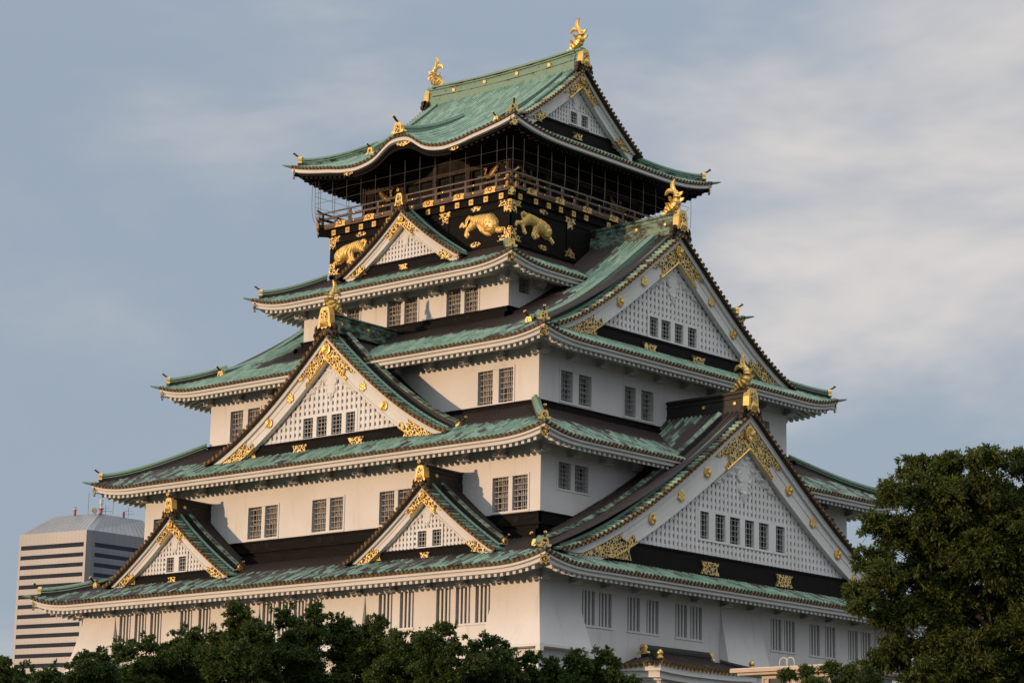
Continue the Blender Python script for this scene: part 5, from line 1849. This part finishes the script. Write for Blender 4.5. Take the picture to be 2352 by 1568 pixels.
def leaves(clumps, per, size, aspect, droop, r):
    """clumps: (x,y,z,rad,flat) -> leaf quads scattered through each clump's volume, denser at its skin, gathered in sprays"""
    vs = []
    for (x, y, z, rad, flat) in clumps:
        nsp = max(5, int(per*rad*rad/14))
        d = r.normal(size=(nsp, 3))
        d /= np.linalg.norm(d, axis=1)[:, None]
        d[:, 2] = np.where(d[:, 2] < -.35, -d[:, 2]*.6, d[:, 2])
        rr = rad*(.35+.70*r.random(nsp)**.55)
        tips = d*rr[:, None]*np.array((1, 1, flat))
        k = 14
        t = r.random((nsp, k, 1))
        pos = tips[:, None]*(.62+.44*t)+r.normal(size=(nsp, k, 3))*rad*.10
        pos = pos.reshape(-1, 3)+np.array((x, y, z))
        n = len(pos)
        dirs = np.repeat(d, k, 0)*.9+r.normal(size=(n, 3))*.75+np.array((0, 0, -droop))
        dirs /= np.linalg.norm(dirs, axis=1)[:, None]
        up = r.normal(size=(n, 3))*.8+np.array((0, 0, 1.0))
        sd = np.cross(dirs, up)
        sd /= np.linalg.norm(sd, axis=1)[:, None]+1e-9
        s = size*(.6+.8*r.random((n, 1)))
        nm = np.cross(sd, dirs)*s*.12
        vs.append(np.stack([pos, pos+dirs*s*.5+sd*s*aspect*.5+nm, pos+dirs*s, pos+dirs*s*.5-sd*s*aspect*.5+nm], 1))
    return np.concatenate(vs).reshape(-1, 3)

def leaf_mesh(name, V, mat):
    me = bpy.data.meshes.new(name)
    n = len(V)
    me.vertices.add(n)
    me.vertices.foreach_set('co', V.astype(np.float32).ravel())
    me.loops.add(n)
    me.loops.foreach_set('vertex_index', np.arange(n, dtype=np.int32))
    me.polygons.add(n//4)
    me.polygons.foreach_set('loop_start', np.arange(0, n, 4, dtype=np.int32))
    me.materials.append(mat)
    me.update(calc_edges=True)
    me.validate()
    return me

def tree(name, label, base, lobes, clumps, per, size, aspect, droop, mat, trunk_r, seed, twigs=0, group=None, cat='tree', fork_h=.62):
    r = np.random.default_rng(seed)
    root = thing(name, label, cat, base, group)
    b = np.array(base)
    V = leaves(clumps, per, size, aspect, droop, r)
    o = bpy.data.objects.new('crown', leaf_mesh('crown', V-b, M[mat]))
    COL.objects.link(o)
    o.parent = root
    cl = np.array([c[:3] for c in lobes])
    cen = cl.mean(0)
    tk = MB()
    fork = np.array((b[0]*.5+cen[0]*.5, b[1]*.5+cen[1]*.5, b[2]+(cl[:, 2].min()-b[2])*fork_h))
    tk.tube([b-np.array((0, 0, .2)), b*.7+fork*.3+np.array((.12, -.1, 0)), fork], [trunk_r*1.25, trunk_r, trunk_r*.8], 9)
    top = np.array((cen[0], cen[1], cl[:, 2].max()-.2))
    spine = [fork, fork*.5+cen*.5+r.normal(size=3)*.1, cen, top]
    tk.tube(spine, [trunk_r*.8, trunk_r*.55, trunk_r*.35, .012], 7)
    for c in lobes:
        e = np.array(c[:3])
        t = np.clip((e[2]-fork[2])/(top[2]-fork[2]+1e-6)-.25, 0, .9)
        st = np.array([np.interp(t, [0, .33, .66, 1], [q[j] for q in spine]) for j in range(3)])
        m1 = st+(e-st)*.5+r.normal(size=3)*.12+np.array((0, 0, .08))
        q = trunk_r*.22*(1-.5*t)
        tk.tube([st, m1, e], [q, q*.6, q*.2], 5)
        for _ in range(twigs):
            d = r.normal(size=3)
            d /= np.linalg.norm(d)
            tk.tube([m1*.4+e*.6, e+d*c[3]*.5, e+d*c[3]*1.0+np.array((0, 0, -.03))], [q*.3, q*.18, .005], 4)
    t = tk.build('trunk', 'bark')
    t.parent = root
    t.location = tuple(-b)
    return root

FRONT_TREES = [
    ('leafy tree tip at the far left edge in front of the office tower',
     [(25.32, -51.23, 7.63, 0.32), (25.18, -50.52, 7.39, 0.34), (24.75, -51.36, 7.45, 0.47), (24.72, -50.63, 6.89, 0.61)]),
    ('low leafy tree covering the foot of the office tower',
     [(23.28, -47.93, 7.54, 0.51), (25.03, -47.95, 7.91, 0.42), (25.63, -47.62, 8.13, 0.33), (23.4, -47.2, 7.23, 0.57), (24.93, -47.38, 7.37, 0.56), (23.37, -48.75, 7.13, 0.49)]),
    ('leafy tree below the left corner of the castle',
     [(23.96, -45.29, 8.52, 0.47), (25.35, -45.5, 8.72, 0.38), (23.75, -45.72, 7.95, 0.52), (25.14, -45.41, 7.85, 0.78)]),
    ('rounded leafy tree under the left group of three barred windows',
     [(24.9, -44.1, 8.77, 0.52), (26.21, -44.3, 8.98, 0.37), (25.12, -43.72, 8.11, 0.87), (25.38, -43.03, 8.66, 0.51)]),
    ('tallest leafy tree of the front row, its narrow top touching the lowest eave',
     [(28.38, -44.36, 9.79, 0.36), (28.0, -44.0, 9.31, 0.54), (27.55, -44.41, 8.76, 0.51), (28.75, -44.71, 8.03, 0.83), (28.5, -43.44, 9.08, 0.42), (28.3, -43.96, 8.73, 0.63)]),
    ('broad leafy tree under the four middle barred windows',
     [(28.27, -42.28, 9.65, 0.47), (29.47, -41.98, 9.8, 0.4), (27.83, -40.98, 8.99, 0.87), (29.28, -40.85, 9.34, 0.47), (27.15, -41.92, 8.81, 0.58)]),
    ('broad leafy tree right of the four middle barred windows',
     [(29.79, -40.71, 9.41, 0.46), (30.75, -40.35, 9.56, 0.4), (30.07, -40.15, 8.67, 0.86), (31.59, -40.26, 8.94, 0.45), (31.14, -39.39, 8.25, 0.57)]),
    ('pointed leafy tree under the three barred windows nearest the corner',
     [(33.41, -39.98, 9.25, 0.34), (32.15, -39.76, 9.03, 0.4), (32.52, -39.4, 8.4, 0.68), (34.1, -40.1, 8.66, 0.36), (33.24, -40.47, 7.67, 0.7)]),
    ('wispy leafy tree under the flared bay at the corner',
     [(34.11, -38.52, 8.97, 0.28), (32.8, -37.65, 8.73, 0.4), (34.07, -37.92, 8.77, 0.28), (33.5, -37.74, 8.13, 0.64), (33.43, -38.61, 8.0, 0.49)]),
    ('low leafy tree just right of the castle corner',
     [(33.96, -36.42, 8.6, 0.32), (33.69, -36.87, 8.21, 0.46), (34.66, -36.13, 8.31, 0.37), (33.93, -36.04, 7.87, 0.69)]),
    ('rightmost leafy tree of the front row, beside the tiled porch',
     [(35.64, -36.08, 8.49, 0.37), (35.96, -35.01, 8.65, 0.33), (36.49, -35.06, 8.45, 0.26), (35.57, -35.09, 8.01, 0.66), (35.1, -35.65, 7.86, 0.57)]),
]
RIGHT_TREE = [(63.06, -59.31, 9.07, 0.39), (63.71, -59.22, 9.08, 0.39), (64.53, -59.22, 9.02, 0.41), (64.66, -58.11, 9.14, 0.44), (65.17, -57.49, 9.03, 0.65), (62.84, -59.49, 8.58, 0.4), (62.6, -60.02, 7.97, 0.3), (62.75, -59.59, 7.68, 0.44), (63.75, -59.62, 8.28, 0.59), (64.0, -58.5, 8.32, 0.64), (64.72, -58.19, 8.13, 0.64), (62.63, -60.22, 7.3, 0.32), (62.47, -60.5, 6.69, 0.27), (62.48, -59.42, 6.95, 0.47), (63.0, -58.89, 7.45, 0.65), (64.17, -59.15, 7.27, 0.63), (64.37, -57.93, 7.3, 0.64), (65.36, -57.76, 7.73, 0.96), (62.84, -59.93, 6.24, 0.38), (62.92, -59.49, 5.72, 0.46), (63.19, -58.78, 6.49, 0.6), (63.79, -58.08, 6.43, 0.6), (64.82, -58.32, 6.2, 0.63), (62.37, -59.44, 5.51, 0.36), (63.47, -59.27, 5.36, 0.63), (63.79, -57.99, 5.32, 0.6), (64.8, -57.69, 5.38, 0.8), (62.72, -58.54, 4.8, 0.64), (63.74, -57.45, 4.63, 0.73)]
RIGHT_BUSH = [(62.83, -63.15, 5.02, 0.15), (62.83, -62.5, 5.11, 0.17), (63.54, -62.82, 5.11, 0.19), (63.91, -62.79, 5.04, 0.21), (63.83, -62.12, 4.96, 0.3), (63.51, -63.11, 4.72, 0.29), (63.69, -62.72, 4.7, 0.33)]

def split_lobes(lobes, n, shrink, r, reach=.8):
    out = []
    for (x, y, z, q) in lobes:
        out.append((x, y, z, q*.72, .9))
        for _ in range(n):
            d = r.normal(size=3)
            d /= np.linalg.norm(d)
            if d[2] < -.5:
                d[2] *= -1
            e = np.array((x, y, z))+d*q*(.5+(reach-.5)*r.random())
            out.append((e[0], e[1], e[2], q*shrink*(.7+.6*r.random()), .8))
    return out

def fill_below(lobes, zmin, step, rad, r):
    out = []
    for (x, y, z, q) in lobes:
        z -= step
        while z > zmin:
            out.append((x+r.normal()*.18, y+r.normal()*.35+.1, z, rad*(.85+.3*r.random())))
            z -= step
    return out

for n, (lab, lobes) in enumerate(FRONT_TREES):
    r = np.random.default_rng(100+n)
    cx = float(np.mean([q[0] for q in lobes]))
    cy = float(np.mean([q[1] for q in lobes]))
    lobes = [(x, y, z-.10, q*.92) for (x, y, z, q) in lobes]
    low = fill_below(lobes, 6.5, .62, .55, r)
    cl = split_lobes(lobes, 11, .46, r, 1.0)+split_lobes(low, 6, .6, r, 1.0)
    for (x, y, z, q) in lobes:
        for _ in range(3):
            cl.append((x+r.normal()*q*.6, y+r.normal()*q*.6, z+q*(.75+.55*r.random()), .10+.06*r.random(), 1.3))
    tree('leafy_tree', lab, (cx, cy, 0), lobes+low, cl, 4600, .098, .50, .25, 'leaf_dark', .13, 200+n, 0, 'leafy trees along the castle foot')

r = np.random.default_rng(55)
extra = [(x+.18+abs(r.normal())*.3, y+.45+r.normal()*.45, z+r.normal()*.22-.1, q*.95) for (x, y, z, q) in RIGHT_TREE[5:] for _ in range(4)]
tree('spreading_tree', 'large spreading tree with fine olive-green leaves and bare twigs at the right edge', (67.6, -56.6, 0), RIGHT_TREE,
     split_lobes([(x+.03, y+.02, z, q*.95) for (x, y, z, q) in RIGHT_TREE], 16, .40, r, .98)+split_lobes(extra, 6, .5, r, .85), 6000, .085, .36, .35, 'leaf_olive', .12, 77, 5, fork_h=.8)
r = np.random.default_rng(56)
tree('low_tree', 'low dark green tree in front of the flat-roofed lift pavilion', (61.5, -62.9, 0), RIGHT_BUSH, split_lobes(RIGHT_BUSH, 9, .45, r, .95), 6200, .075, .34, .3, 'leaf_dark', .07, 78, 1)
